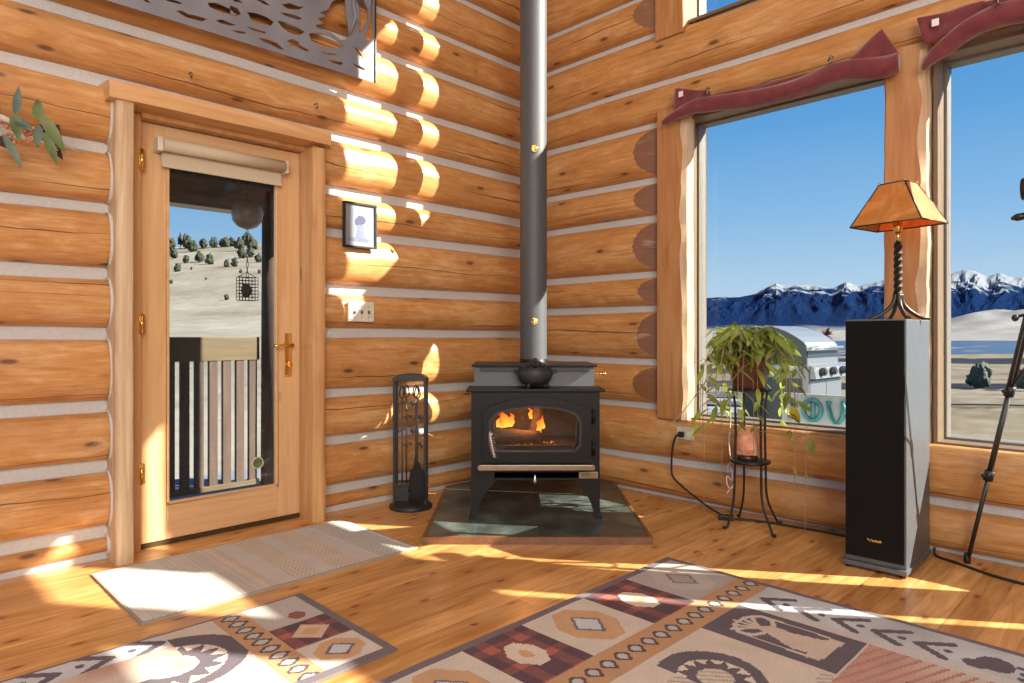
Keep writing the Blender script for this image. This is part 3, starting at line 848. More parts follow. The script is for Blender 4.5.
m = MB()
for k in range(26):
    random.seed(k); x = random.uniform(-.2, .12); m.ball((x, random.uniform(.06,.2), .376), random.uniform(.003,.006), 6)
tag(m.build('embers', emit_mat('glowing_embers', [(0,(1,.25,.03)),(1,(1,.35,.05))], 1.0), st), kind='stuff')
fl_l = D.lights.new('fire_glow', 'POINT'); fo = D.objects.new('fire_glow', fl_l); COL.objects.link(fo); fl_l.energy = 2.6; fl_l.color = (1,.42,.12); fl_l.shadow_soft_size = .04
fo.location = Matrix.Translation(SO) @ Matrix.Rotation(RZ, 4, 'Z') @ Vector((-.05, .13, .52))

# stovepipe
PO = Vector((3.5923, 3.4010, 0)) + RX*.1265 + RY*3.93; PO.z = .838
sp = tag(empty('stovepipe', PO, RZ), 'tall grey round stovepipe rising from the stove with two brass knobs', 'stovepipe')
m = MB(); m.lathe([(.0785,0),(.0785,1.14)], n=40); m.build('pipe_section', PIPE, sp)
m = MB(); m.lathe([(.0797,1.13),(.0785,1.14),(.0785,2.6)], n=40); m.build('pipe_section', PIPE, sp)
m = MB(); m.lathe([(.0797,2.59),(.0785,2.6),(.0785,4.16)], n=40); m.build('pipe_section', PIPE, sp)
m = MB(); m.lathe([(.098,-.030),(.098,-.012),(.082,.0),(.081,.02),(.0785,.022)], n=40); m.build('pipe_collar', STOVE, sp)
for z in (2.07-.838, 1.077-.838):
    m = MB(); pts = []
    for i in range(61):
        t = i/60; an = 2*PI*t*2.4; r = .004+.016*t; pts.append((.002+r*math.cos(an), -.095-.012*(1-t), z+r*math.sin(an)))
    m.tube(pts, .0038, 7); m.cyl((.002, -.07, z), (.002, -.105, z), .004, 8); m.build('damper_knob', BRASS, sp)

# kettle steamer
KO = Matrix.Translation(SO) @ Matrix.Rotation(RZ, 4, 'Z') @ Vector((0, .085, .684))
k = tag(empty('steamer_kettle', KO, RZ), 'small black cast iron steamer pot with lattice lid on top of stove', 'kettle')
IRON = plain('rough_cast_iron', (.030,.030,.031), .55, .1, bump=.3, scale=120)
m = MB(); m.lathe([(0,.016),(.05,.016),(.070,.024),(.088,.045),(.095,.068),(.094,.086),(.086,.098),(.090,.101),(.091,.106),(.083,.107),(.080,.098),(0,.098)], n=36)
m.build('bowl', IRON, k)
for i in range(3):
    a = 2*PI*i/3+PI/2+.5; m = MB(); m.tube([(.062*math.cos(a), .062*math.sin(a), .028), (.075*math.cos(a), .075*math.sin(a), 0)], [.010,.006], 8); m.build('foot', BRASS if False else IRON, k)
m = MB()
for i in range(10):
    a0 = 2*PI*i/10
    for s in (-1, 1):
        m.tube([((.078-.07*t)*math.cos(a0+s*t*.9), (.078-.07*t)*math.sin(a0+s*t*.9), .106+.034*math.sin(t*PI/2)) for t in [j/7 for j in range(8)]], .0035, 6)
m.lathe([(.010,.142),(.008,.150),(.012,.156),(0,.160)], n=12); m.build('lattice_lid', IRON, k)
for s in (-1, 1):
    m = MB(); m.tube([(s*.092,0,.088),(s*.112,0,.096),(s*.116,.0,.086),(s*.104,0,.076),(s*.094,0,.078)], .0035, 7); m.build('side_handle', IRON, k)

# ------------------------------------------------------------------ fireplace tools
TO = Vector((1.281, .236, 0))
ft = tag(empty('fireplace_tool_set', TO, RZ), 'black iron fireplace tool stand with round base and hanging tools beside the door', 'fireplace tools')
m = MB(); m.lathe([(0,.0),(.122,0),(.126,.008),(.122,.018),(.104,.030),(.05,.034),(0,.034)], n=36); m.build('base', BLACKM, ft)
for s in (-1, 1):
    for q in (-1, 1):
        m = MB(); m.box((s*.088-.007, q*.045-.007, .03), (s*.088+.007, q*.045+.007, .745), .002); m.build('post', BLACKM, ft)
m = MB(); 
pts = [(-.097,.735),(-.097,.752),(-.07,.770),(0,.776),(.07,.770),(.097,.752),(.097,.735)]
m.prism(pts, lambda a, b, c: (a, c, b), -.056, .056); m.build('top_plate', BLACKM, ft, bevel=.003)
for q in (-.05, .05):
    for z in (.14, .085): 
        m = MB(); m.box((-.088, q-.005, z-.006), (.088, q+.005, z+.006), .002); m.build('crossbar', BLACKM, ft)
GREYI = plain('worn_iron', (.12,.11,.10), .5, .5)
def tool(name, x, y, kind, lab):
    o = empty(name, tuple(TO + RX*x + RY*y), RZ)
    tag(o, lab, name.replace('_', ' '), 'fireplace tools on the stand')
    m = MB(); L0 = .70
    ring = [(.020*math.sin(a)*(.75+.25*math.cos(a)), 0, L0-.028-.034*math.cos(a)) for a in [2*PI*i/20 for i in range(21)]]
    m.tube(ring, .0042, 7); m.build('loop_handle', BLACKM, o)
    m = MB(); m.tube([(0,0,L0-.06),(0,0,.12 if kind != 'brush' else .27)], .0048, 8)
    m.build('shaft', GREYI, o)
    for j, z in enumerate((.60,.52,.44,.36)):
        s = 1 if j % 2 else -1; m = MB()
        m.tube([(0,0,z),(s*.012,-.004,z+.012),(s*.022,-.004,z+.006)], [.003,.003,.002], 6)
        m.prism([(s*.014,z+.004),(s*.027,z+.016),(s*.034,z+.002),(s*.026,z-.010)], lambda a,b,c:(a,c,b), -.006, -.003)
        m.build('leaf_ornament', BLACKM, o)
    m = MB()
    if kind == 'brush':
        m.lathe([(0,.27),(.012,.27),(.022,.235),(.040,.225),(.045,.19),(.047,.10),(.044,.055),(0,.055)], n=18, M=Matrix.Scale(.55, 4, (0,1,0))); m.build('bristles', plain('black_bristle', (.016,.015,.014), .95, scale=300, bump=1.0), o)
    elif kind == 'shovel':
        m.box((-.035,-.012,.045), (.035,-.006,.14), .002); m.box((-.037,-.014,.045), (-.033,.008,.14)); m.box((.033,-.014,.045), (.037,.008,.14)); m.build('pan', BLACKM, o)
    elif kind == 'poker':
        m.tube([(0,0,.13),(0,0,.05)], [.005,.002], 8); m.tube([(0,0,.10),(.02,0,.085),(.026,0,.105)], [.004,.004,.002], 7); m.build('hook', BLACKM, o)
    else:
        for s in (-1, 1): m.tube([(0,0,.30),(s*.018,0,.20),(s*.014,0,.12),(s*.003,0,.06)], .0035, 7)
        m.build('jaw', BLACKM, o)
    return o
tool('hearth_shovel', -.045, -.03, 'shovel', 'iron ash shovel hanging at the left in the fireplace tool stand')
tool('fire_poker', -.030, .030, 'poker', 'thin iron poker hanging at the back of the fireplace tool stand')
tool('fire_tongs', .024, .030, 'tongs', 'iron log tongs hanging behind the brush in the fireplace tool stand')
tool('hearth_brush', .046, -.056, 'brush', 'black hearth brush hanging at the right front of the tool stand')

# ------------------------------------------------------------------ left wall: art panel, picture, switches, sprig, shade
METAL = plain('weathered_grey_sheet_metal', (.22,.22,.24), .5, .25, var=.25, scale=4)
ART_HOLES = [[(2.2, 2.594), (2.152, 2.605), (2.1, 2.603), (2.065, 2.591), (2.078, 2.566), (2.128, 2.556), (2.176, 2.555)], [(2.044, 2.602), (2.005, 2.611), (1.936, 2.605), (1.894, 2.594), (1.927, 2.564), (1.975, 2.562), (2.017, 2.574)], [(1.87, 2.593), (1.811, 2.616), (1.746, 2.616), (1.699, 2.605), (1.662, 2.586), (1.737, 2.555), (1.82, 2.545), (1.861, 2.563)], [(2.204, 2.52), (2.168, 2.525), (2.103, 2.525), (2.111, 2.516), (2.168, 2.512)], [(2.278, 2.481), (2.238, 2.489), (2.205, 2.492), (2.214, 2.482), (2.254, 2.475)], [(2.146, 2.484), (2.104, 2.491), (2.047, 2.487), (2.009, 2.468), (2.03, 2.46), (2.071, 2.468), (2.116, 2.473)], [(1.995, 2.516), (1.962, 2.536), (1.927, 2.53), (1.929, 2.517), (1.867, 2.506), (1.882, 2.495), (1.936, 2.498), (1.988, 2.494), (1.966, 2.508)], [(1.804, 2.515), (1.756, 2.524), (1.705, 2.534), (1.718, 2.523), (1.774, 2.51)], [(1.77, 2.486), (1.727, 2.494), (1.668, 2.497), (1.678, 2.48), (1.727, 2.477)], [(1.613, 2.514), (1.572, 2.51), (1.519, 2.501), (1.533, 2.491), (1.586, 2.498)], [(1.607, 2.605), (1.572, 2.603), (1.531, 2.582), (1.505, 2.552), (1.523, 2.542), (1.562, 2.571)], [(2.032, 2.65), (1.996, 2.658), (1.945, 2.663), (1.908, 2.661), (1.927, 2.646), (1.988, 2.639)], [(2.022, 2.693), (1.979, 2.716), (1.927, 2.714), (1.896, 2.729), (1.927, 2.7), (1.988, 2.682)], [(2.16, 2.672), (2.116, 2.68), (2.08, 2.667), (2.112, 2.662)], [(2.276, 2.631), (2.238, 2.639), (2.219, 2.632), (2.261, 2.623)], [(2.284, 2.598), (2.246, 2.596), (2.231, 2.574), (2.254, 2.555), (2.284, 2.552)], [(1.756, 2.76), (1.737, 2.805), (1.689, 2.847), (1.656, 2.855), (1.653, 2.796), (1.639, 2.723), (1.629, 2.661), (1.651, 2.628), (1.685, 2.618), (1.746, 2.641), (1.82, 2.634), (1.831, 2.651), (1.784, 2.675), (1.82, 2.688), (1.77, 2.718), (1.807, 2.726)], [(1.592, 2.882), (1.541, 2.896), (1.511, 2.845), (1.511, 2.783), (1.541, 2.728), (1.564, 2.691), (1.572, 2.736), (1.562, 2.801), (1.57, 2.851)], [(1.485, 2.907), (1.476, 2.91), (1.476, 2.687), (1.501, 2.669), (1.531, 2.679), (1.516, 2.719), (1.495, 2.788), (1.492, 2.851)], [(2.532, 2.487), (2.504, 2.498), (2.48, 2.489), (2.443, 2.495), (2.392, 2.496), (2.413, 2.477), (2.455, 2.474), (2.486, 2.472)], [(2.352, 2.502), (2.323, 2.517), (2.291, 2.513), (2.256, 2.513), (2.284, 2.498), (2.33, 2.497)], [(2.39, 2.574), (2.349, 2.587), (2.291, 2.582), (2.251, 2.561), (2.284, 2.555), (2.33, 2.549), (2.381, 2.556)], [(2.583, 2.522), (2.539, 2.534), (2.499, 2.533), (2.515, 2.524), (2.562, 2.519)], [(2.673, 2.49), (2.651, 2.495), (2.636, 2.485), (2.653, 2.483)]]
rng = random.Random(5)
for i in range(34):   # the part of the panel above and left of the view: more of the same woodland cut-outs
    x, z = rng.uniform(1.75, 3.05), rng.uniform(2.80, 3.10)
    if i % 4 == 0: ART_HOLES.append(None); continue
gx = [1.80+.19*i for i in range(7)]
ART_HOLES = [h for h in ART_HOLES if h]
for i, x in enumerate(gx):
    z = 2.90 if x < 2.0 else 2.86
    ART_HOLES.append([(x-.05, z), (x+.05, z-.01), (x+.028, z+.06), (x+.04, z+.065), (x, z+.16), (x-.04, z+.065), (x-.026, z+.06)])
    if x > 2.2: ART_HOLES.append([(x+.02, z-.16), (x+.09, z-.155), (x+.10, z-.10), (x+.06, z-.085), (x+.03, z-.11)])
AM = Matrix(((1,0,0,0), (0,0,1,.140), (0,1,0,0), (0,0,0,1)))
art = cutout('wall_art', [(1.462, 2.441), (3.12, 2.436), (3.12, 3.12), (1.462, 3.12)], ART_HOLES, .004, METAL, AM)
tag(art, 'grey sheet metal wall art with cut out woodland shapes high above the door', 'wall art')
m = MB(); m.tube([(1.63,.146,2.66),(1.60,.150,2.76),(1.612,.150,2.84),(1.59,.148,2.92),(1.60,.146,3.02)], [.010,.022,.016,.022,.012], 8, flat=.4); m.build('cattail_relief', METAL, art)
m = MB(); m.box((1.459, .137, 2.44), (1.465, .150, 3.12)); m.build('edge_strip', BLACKM, art)

pf = tag(empty('picture_frame', (1.539, .103, 1.62), 0), 'small black framed picture of a bluish figure hanging on the log wall', 'picture')
hw, hh = .108, .127
m = MB(); t_ = .011
for a, b in (((-hw,-.004,-hh),(-hw+t_,.012,hh)), ((hw-t_,-.004,-hh),(hw,.012,hh)), ((-hw+t_,-.004,-hh),(hw-t_,.012,-hh+t_)), ((-hw+t_,-.004,hh-t_),(hw-t_,.012,hh))): m.box(a, b)
m.build('frame', BLACKP, pf, bevel=.001)
m = MB(); m.box((-hw+.006,-.003,-hh+.006), (hw-.006,.003,hh-.006)); prt = m.build('print', plain('white_print_paper', (.21,.22,.245), .5, var=.04), pf)
INK = plain('violet_blue_ink', (.055,.053,.13), .6, var=.35, scale=40); INKP = plain('pale_blue_ink', (.13,.145,.215), .6, var=.25, scale=30)
m = MB(); m.prism(blob_poly(-.004, .030, .034, .026, 16, 0, .25, 3), lambda a,b,c:(a,c,b), .003, .0036); m.prism(blob_poly(.018, .018, .014, .020, 10, 0, .2, 5), lambda a,b,c:(a,c,b), .003, .0035); m.build('bloom_print', INK, prt)
m = MB(); m.prism([(-.020,.012),(.016,.012),(.020,-.03),(.030,-.075),(-.034,-.078),(-.026,-.03)], lambda a,b,c:(a,c,b), .003, .0034); m.prism(blob_poly(.0,-.082,.07,.012,14,0,.2,8), lambda a,b,c:(a,c,b), .003, .0033); m.build('figure_print', INKP, prt)

sw = tag(empty('light_switch', (1.521, .088, 1.133)), 'almond triple light switch plate on the log wall below the picture', 'light switch')
m = MB(); m.box((-.085,-.012,-.057), (.085,.005,.057), .004); m.build('plate', CREAMP, sw)
for x in (-.046, 0, .046):
    m = MB(); m.box((x-.005,.004,-.012), (x+.005,.016,.006), .002); m.build('toggle', plain('brown_toggle', (.14,.09,.05), .4), sw)
for x in (-.046, 0, .046):
    for z in (-.03, .03):
        m = MB(); m.cyl((x,.004,z), (x,.0065,z), .003, 8); m.build('screw', BRASS, sw)

rs = tag(empty('roller_shade', (2.2525, -.004, 1.86)), 'beige fabric roller shade mounted across the top of the glass door', 'window blind')
SHADE = plain('beige_shade_fabric', (.56,.46,.32), .8, var=.08, scale=200)
m = MB(); m.cyl((-.298, .035, .033), (.300, .035, .033), .030, 24); m.build('roll', SHADE, rs)
m = MB(); m.box((-.296, .004, -.058), (.296, .006, .035)); m.build('hanging_fabric', SHADE, rs)
m = MB(); m.box((-.296, .0, -.066), (.296, .011, -.052), .002); m.build('hem_bar', SHADE, rs)
for s, x in ((1, .312), (-1, -.308)):
    m = MB(); m.box((x-.012, -.026, .0), (x+.012, .045, .066), .004); m.build('bracket', CREAMP, rs)

# screw hook in a log
m = MB(); m.tube([(0,0,0),(0,.03,0),(0,.042,-.008),(0,.04,-.022),(0,.03,-.026),(0,.022,-.018)], .003, 7)
o = m.build('screw_hook', plain('dull_steel', (.2,.19,.18), .4, .9), None, (2.455, .083, 2.235)); tag(o, 'small steel screw hook in the log above the door head', 'hook')
m = MB(); m.tube([(0,0,0),(0,.03,0),(0,.042,-.008),(0,.04,-.022),(0,.03,-.026),(0,.022,-.018)], .003, 7)
o = m.build('screw_hook', D.materials['dull_steel'], None, (1.81, .083, 2.245)); tag(o, 'small steel screw hook in the log beyond the door nearest the light band', 'hook')

# dried arrangement at the left edge
def leaf_blade(m, base, dirv, up, L_, W_, curl=.15, n=6):
    d_ = Vector(dirv).normalized(); s = d_.cross(Vector(up)); s = s.normalized() if s.length > 1e-5 else Vector((1,0,0)); nrm = s.cross(d_)
    vs = []; base = Vector(base)
    for i in range(n+1):
        t = i/n; w = W_*math.sin(PI*min(1,.06+t*.94))**.8*(1-.35*t); c = base + d_*(L_*t) - nrm*(curl*L_*t*t)
        vs += [c - s*w + nrm*w*.25, c, c + s*w + nrm*w*.25]
    m.add(vs, [f for i in range(n) for f in ((i*3, i*3+1, i*3+4, i*3+3), (i*3+1, i*3+2, i*3+5, i*3+4))], True)
def leafmat(name, a, b, c, rough=.45, sss=.0):
    m = NT(name); co = m.n('ShaderNodeTexCoord').outputs['Object']; f = m.noise(co, 9, 2)
    col = m.ramp(f, [(.3, a), (.5, b), (.7, c)]); m.set(Base_Color=col, Roughness=rough)
    m.t.nodes.remove(m.t.nodes['Material Output']); out = m.n('ShaderNodeOutputMaterial')
    tr = m.n('ShaderNodeBsdfTranslucent', ins={'Color': col}); mx = m.n('ShaderNodeMixShader', ins={0: .35}); m.l(m.b.outputs[0], mx.inputs[1]); m.l(tr.outputs[0], mx.inputs[2]); m.l(mx.outputs[0], out.inputs[0])
    return m.mat
SAGE = leafmat('sage_green_leaf', (.06,.12,.10), (.12,.20,.16), (.20,.27,.20))
OLIVE = leafmat('olive_leaf', (.10,.15,.05), (.19,.26,.10), (.26,.32,.14))
da = tag(empty('dried_arrangement', (3.16, .20, 1.82)), 'spray of grey green leaves with orange beads and brown lace at left picture edge', 'dried flower arrangement')
# local x runs to picture-left; z up
m = MB()
for b, d_, l, w in (((.03,.02,.02),(.25,.2,1),.14,.018), ((-.02,.03,.03),(-.1,.1,1),.13,.022), ((.06,0,.0),(.3,.2,.9),.12,.02), ((-.09,.05,.0),(.1,.3,-1),.11,.024), ((.04,.04,-.04),(.3,.2,-1),.12,.022), ((.02,.05,-.06),(-.45,.3,-1),.16,.022), ((.05,.03,-.07),(-.1,.1,-1),.15,.018), ((.0,.05,.01),(-.5,.4,-.3),.10,.025)):
    leaf_blade(m, b, d_, (0,1,.2), l*.86, w*.8)
m.build('sage_leaf', SAGE, da)
m = MB()
for b, d_, l, w in (((-.085,.06,.02),(-.02,.2,1),.09,.03), ((-.09,.07,.04),(-.55,.2,-.9),.19,.034), ((-.105,.07,-.03),(-.35,.2,-1),.15,.026), ((-.01,.06,.02),(-.15,.3,-1),.12,.03), ((-.07,.05,.03),(-.5,.2,.5),.06,.02)):
    leaf_blade(m, b, d_, (0,1,.2), l*.86, w*.8)
m.build('green_leaf', OLIVE, da)
m = MB()
rr = random.Random(3)
for i in range(60): m.ball((.14-.25*rr.random(), .03+.02*rr.random(), -.045+.035*rr.uniform(-1,1)), rr.uniform(.006,.011), 7)
m.build('beads', plain('orange_beads', (.60,.24,.10), .4, var=.5, scale=30), da)
m = MB(); m.tube([(.2,.02,.03),(.05,.03,.015),(-.10,.02,-.03),(-.255,.0,-.075)], [.012,.013,.012,.003], 8); m.build('bleached_twig', plain('bleached_twig', (.55,.50,.44), .7), da)
lace = [(-.09,-.03),(-.165,-.015),(-.172,-.06),(-.168,-.10),(-.178,-.155),(-.15,-.135),(-.12,-.10),(-.095,-.075)]
lh = [blob_poly(-.108-.018*i, -.046-.02*j-.006*i, .0048, .0048, 7, 0, .1, i+j) for i in range(4) for j in range(2)] + [blob_poly(-.14-.016*i, -.096-.012*i, .0045, .0045, 7, 0, .1, i) for i in range(2)] + [blob_poly(-.158, -.115, .005, .005, 7)]
cutout('lace_ribbon', lace, lh, .004, plain('dark_brown_lace', (.045,.022,.015), .8), Matrix(((1,0,0,.0),(0,0,1,.015),(0,1,0,.04),(0,0,0,1))), da)
m = MB(); m.prism(blob_poly(.02,-.085,.035,.022,10,0,.3,2), lambda a,b,c:(a,c,b), .03, .036); m.build('lace_bow', D.materials['dark_brown_lace'], da)
# ------------------------------------------------------------------ speaker, lamp
SPB = plain('black_ash_veneer', (.075,.078,.084), .45, spec=1.0)
GRC = plain('black_grille_cloth', (.0075,.007,.0068), .9, scale=400, bump=.3, spec=.15)
RS = math.radians(1.5)
s = tag(empty('floor_speaker', (.330, 2.474, 0), RS), 'tall black floor standing speaker in front of the post between the windows', 'speaker')
m = MB(); m.box((-.215, -.117, .030), (.186, .117, 1.066), .004); m.build('cabinet', SPB, s)
m = MB(); m.box((.187, -.113, .055), (.203, .113, 1.060), .003); m.build('grille', GRC, s)
m = MB(); m.box((-.205, -.124, .012), (.207, .124, .032), .004); m.build('plinth', SPB, s)
for x in (-.185, .187):
    for y in (-.105, .105):
        m = MB(); m.lathe([(0,0),(.012,0),(.012,.014),(0,.014)], (x,y,0), 12); m.build('foot', BLACKP, s)
m = MB(); q = []
for i in range(13): q.append((-.028+.0047*i, .004*math.sin(i*1.9)))
m.tube([(.2045, a, .135+b) for a, b in q], .0022, 6); m.tube([(.2045,-.030,.128),(.2045,.030,.131)], .0012, 5); m.build('badge', BRASS, s)

lp = tag(empty('table_lamp', (.331, 2.515, 1.0665), math.radians(-11)), 'table lamp with amber pyramid shade and twisted iron stem on black speaker', 'lamp')
DKI = plain('dark_bronze_iron', (.055,.042,.032), .4, .7)
def twist(m, pts, r, turns, n=6):
    """square bar twisted along a path"""
    P = [Vector(p) for p in pts]; K = len(P); rings = []
    for i, p in enumerate(P):
        t = (P[min(i+1,K-1)]-P[max(i-1,0)]).normalized(); a = t.cross(Vector((1,.2,0))); a.normalize(); b = t.cross(a); an = 2*PI*turns*i/(K-1)
        rings.append([p + (a*math.cos(an+PI/2*k)+b*math.sin(an+PI/2*k))*r for k in range(4)])
    vs = [q for R_ in rings for q in R_]
    m.add(vs, [(i*4+k, i*4+(k+1)%4, i*4+4+(k+1)%4, i*4+4+k) for i in range(K-1) for k in range(4)] + [(0,1,2,3), tuple(4*(K-1)+k for k in (3,2,1,0))])
m = MB(); twist(m, [(0,0,.085+.255*i/60) for i in range(61)], .017, 2.2); m.build('stem', DKI, lp)
for k in range(4):
    a = PI/4+PI/2*k; m = MB(); pts = []
    for i in range(13):
        t = i/12; r = .011+.085*t**2.4; z = .105*(1-t)**1.0+.008
        pts.append((r*math.cos(a), r*math.sin(a), z))
    pts.append((.125*math.cos(a), .125*math.sin(a), .006))
    m.tube(pts, [.011-.003*i/13 for i in range(14)], 8); m.build('leg', DKI, lp)
m = MB(); m.cyl((0,0,.335),(0,0,.40),.010,12); m.lathe([(.012,.385),(.018,.40),(.018,.44),(0,.44)], n=14); m.build('socket', BRASS, lp)
m = MB(); m.lathe([(0,.44),(.014,.445),(.022,.47),(.026,.495),(.018,.52),(0,.53)], n=16); m.build('bulb', WHITE, lp)
ZB_, ZT_ = .4135, .594
bx, by, tx, ty = .115, .150, .052, .054
def shademat():
    m = NT('amber_mica_shade'); co = m.n('ShaderNodeTexCoord').outputs['Object']
    f = m.noise(co, 7, 5, .6, 1.2); col = m.ramp(f, [(.3,(.55,.215,.045)),(.55,(.72,.335,.09)),(.75,(.85,.52,.21))])
    m.set(Base_Color=col, Roughness=.32)
    tr = m.n('ShaderNodeBsdfTranslucent', ins={'Color': m.mix(1.0, col, (1,.66,.30), 'MULTIPLY')}); mx = m.n('ShaderNodeMixShader', ins={0: .4}); m.l(m.b.outputs[0], mx.inputs[1]); m.l(tr.outputs[0], mx.inputs[2]); m.l(mx.outputs[0], m.out.inputs[0]); return m.mat
SHM = shademat()
sh = empty('lamp_shade', (0,0,0), 0, lp)
for i in range(4):
    cs = [(bx,by),(-bx,by),(-bx,-by),(bx,-by)]; ct = [(tx,ty),(-tx,ty),(-tx,-ty),(tx,-ty)]
    a, b, c, d_ = cs[i], cs[(i+1)%4], ct[(i+1)%4], ct[i]
    A_, B_, C_, D_ = Vector((*a, ZB_)), Vector((*b, ZB_)), Vector((*c, ZT_)), Vector((*d_, ZT_))
    n_ = (B_-A_).cross(D_-A_).normalized()*.0012
    m = MB(); m.add([A_-n_, B_-n_, C_-n_, D_-n_, A_+n_, B_+n_, C_+n_, D_+n_], [(3,2,1,0),(4,5,6,7),(0,1,5,4),(1,2,6,5),(2,3,7,6),(3,0,4,7)]); m.build('shade_panel', SHM, sh)
m = MB()
for i in range(4):
    a, b = Vector((*cs[i], ZB_)), Vector((*ct[i], ZT_)); m.tube([a, b], .0034, 7)
    m.tube([a, Vector((*cs[(i+1)%4], ZB_))], .0034, 7); m.tube([b, Vector((*ct[(i+1)%4], ZT_))], .0034, 7)
m.build('shade_frame', DKI, sh)
m = MB(); m.lathe([(0,.612),(.010,.610),(.012,.600),(.004,.594),(.004,.53)], n=12); m.tube([(-tx,0,ZT_),(tx,0,ZT_)], .003, 6); m.tube([(0,-ty,ZT_),(0,ty,ZT_)], .003, 6)
for sx_ in (-1, 1):
    for sy_ in (-1, 1): m.ball((sx_*tx, sy_*ty, ZT_+.004), .006, 8)
m.build('finial', BRASS, lp)

# ------------------------------------------------------------------ camera tripod at the right edge
tp = tag(empty('tripod', (.30, 3.03, 0)), 'black telescoping tripod standing at the right edge by the window', 'tripod')
ALU = plain('dark_grey_aluminium', (.075,.073,.07), .4, .7)
apex = Vector((0, 0, 1.40))
for k, (fx_, fy_) in enumerate(((.114-.30, 2.728-3.03), (.36, -.02+.06), (-.13, .34))):
    f = Vector((fx_, fy_, 0)); dirv = (apex-f)
    l = empty('leg', (0,0,0), 0, tp)
    a0 = f + dirv*.02; a1 = f+dirv*.29; a2 = f+dirv*.55; a3 = f+dirv*.985
    sd = dirv.cross(Vector((0,0,1))).normalized()
    m = MB(); m.tube([a0, a1], .0085, 10); m.build('lower_section', BLACKM, l)
    m = MB(); m.tube([a1, a2], .011, 10); m.build('middle_section', ALU, l)
    m = MB(); m.tube([a2+sd*.012, a3+sd*.012], .0075, 8); m.tube([a2-sd*.012, a3-sd*.012], .0075, 8); m.build('upper_section', ALU, l)
    for c in (a1, a2):
        m = MB(); u_ = dirv.normalized(); m.tube([c-u_*.022, c+u_*.022], .019, 12); m.tube([c, c+sd*.034], .007, 8); m.build('clamp', BLACKP, l)
    m = MB(); m.lathe([(0,0),(.014,0),(.014,.02),(.010,.045),(0,.045)], f, 12); m.build('rubber_foot', BLACKP, l)
    m = MB(); m.tube([a2+dirv*.01, Vector((0,0,.98))], .006, 8); m.build('brace', ALU, l)
m = MB(); m.cyl((0,0,.80),(0,0,1.50),.013,14); m.build('center_column', ALU, tp)
m = MB(); m.lathe([(.012,.965),(.022,.965),(.022,.995),(.012,.995)], n=14); m.build('brace_collar', BLACKP, tp)
m = MB(); m.lathe([(.02,1.35),(.045,1.36),(.048,1.40),(.04,1.43),(.02,1.44)], n=18); m.build('shoulder', BLACKP, tp)
m = MB(); m.box((-.035,-.045,1.43),(.035,.05,1.49),.008); m.cyl((0,-.06,1.495),(0,.06,1.495),.022,16); m.box((-.05,-.05,1.51),(.05,.05,1.525),.004); m.build('pan_head', BLACKP, tp)
m = MB(); m.tube([(0,-.03,1.475),(.0,-.075,1.47)], .010, 10); m.build('pan_lock', CHROME, tp)
m = MB(); m.tube([(0,-.07,1.4705),(.0,-.10,1.467),(0,-.118,1.465)], [.014,.015,.006], 10); m.build('lock_knob', BLACKP, tp)
m = MB(); m.tube([(.0,-.02,1.10),(-.02,-.06,1.085),(.0,-.10,1.073)], .006, 8); m.ball((.0,-.105,1.068), .011, 10, (1,1.2,1.3)); m.tube([(0,0,1.105),(0,-.03,1.098)], .011, 8); m.build('crank_lever', BLACKP, tp)
# spotting scope on the head, only its dark end reaches into view
sc_ = tag(empty('spotting_scope', (.30, 3.03, 1.526)), 'black spotting scope mounted on the tripod head at the right edge', 'spotting scope')
m = MB(); rr_ = [(.0,-.135),(.040,-.135),(.044,-.13),(.044,-.07),(.034,-.06),(.034,.10),(.022,.13),(.022,.20),(0,.20)]
m.lathe(rr_, (0,0,.05), 24, Matrix.Rotation(PI/2, 4, 'Y') @ Matrix.Translation((-.05,0,-.05)) if False else Matrix.Translation((0,0,.05)) @ Matrix.Rotation(-PI/2, 4, 'X') @ Matrix.Translation((0,0,-.0))); m.build('barrel', BLACKP, sc_)
m = MB(); m.box((-.02,-.03,0),(.02,.03,.02),.003); m.build('mount_foot', BLACKP, sc_)

# ------------------------------------------------------------------ outlet and cords
ou = tag(empty('wall_outlet', (.088, 1.322, .418)), 'almond electrical outlet on the log under the big window', 'outlet')
m = MB(); m.box((-.012,-.058,-.036),(.005,.058,.036),.004); m.build('plate', CREAMP, ou)
for y in (-.022, .026):
    m = MB(); m.prism(blob_poly(y,0,.016,.014,14,0,0), lambda a,b,c:(c,a,b), .005, .0065); m.build('receptacle', WHITE, ou)
CORD = plain('black_rubber_cord', (.014,.014,.014), .5)
def curve_pts(P, n=8):
    P = [Vector(p) for p in P]; out = []
    for i in range(len(P)-1):
        p0, p1, p2, p3 = P[max(i-1,0)], P[i], P[i+1], P[min(i+2,len(P)-1)]
        for k in range(n):
            t = k/n; out.append(.5*((2*p1)+(-p0+p2)*t+(2*p0-5*p1+4*p2-p3)*t*t+(-p0+3*p1-3*p2+p3)*t**3))
    return out + [P[-1]]
pc = tag(empty('power_cord', (.12, 1.30, .40)), 'black power cord running from the wall outlet down to a plug strip', 'cord'); o3 = Vector((.12,1.30,.40))
P = [(.115,1.305,.415),(.135,1.285,.40),(.135,1.265,.33),(.13,1.255,.24),(.13,1.262,.165),(.145,1.33,.12),(.155,1.42,.075),(.175,1.52,.035),(.205,1.62,.014)]
m = MB(); m.tube([p-o3 for p in curve_pts(P)], .006, 8); m.build('cable', CORD, pc)
m = MB(); m.box((-.025,-.010,-.002),(.002,.022,.030),.005); m.build('plug', BLACKP, pc)
ps = tag(empty('plug_block', (.225, 1.652, 0), .45), 'small black plug block on the floor at the foot of the plant stand', 'plug block')
m = MB(); m.box((-.022,-.04,0),(.022,.04,.026),.005); m.build('housing', BLACKP, ps)
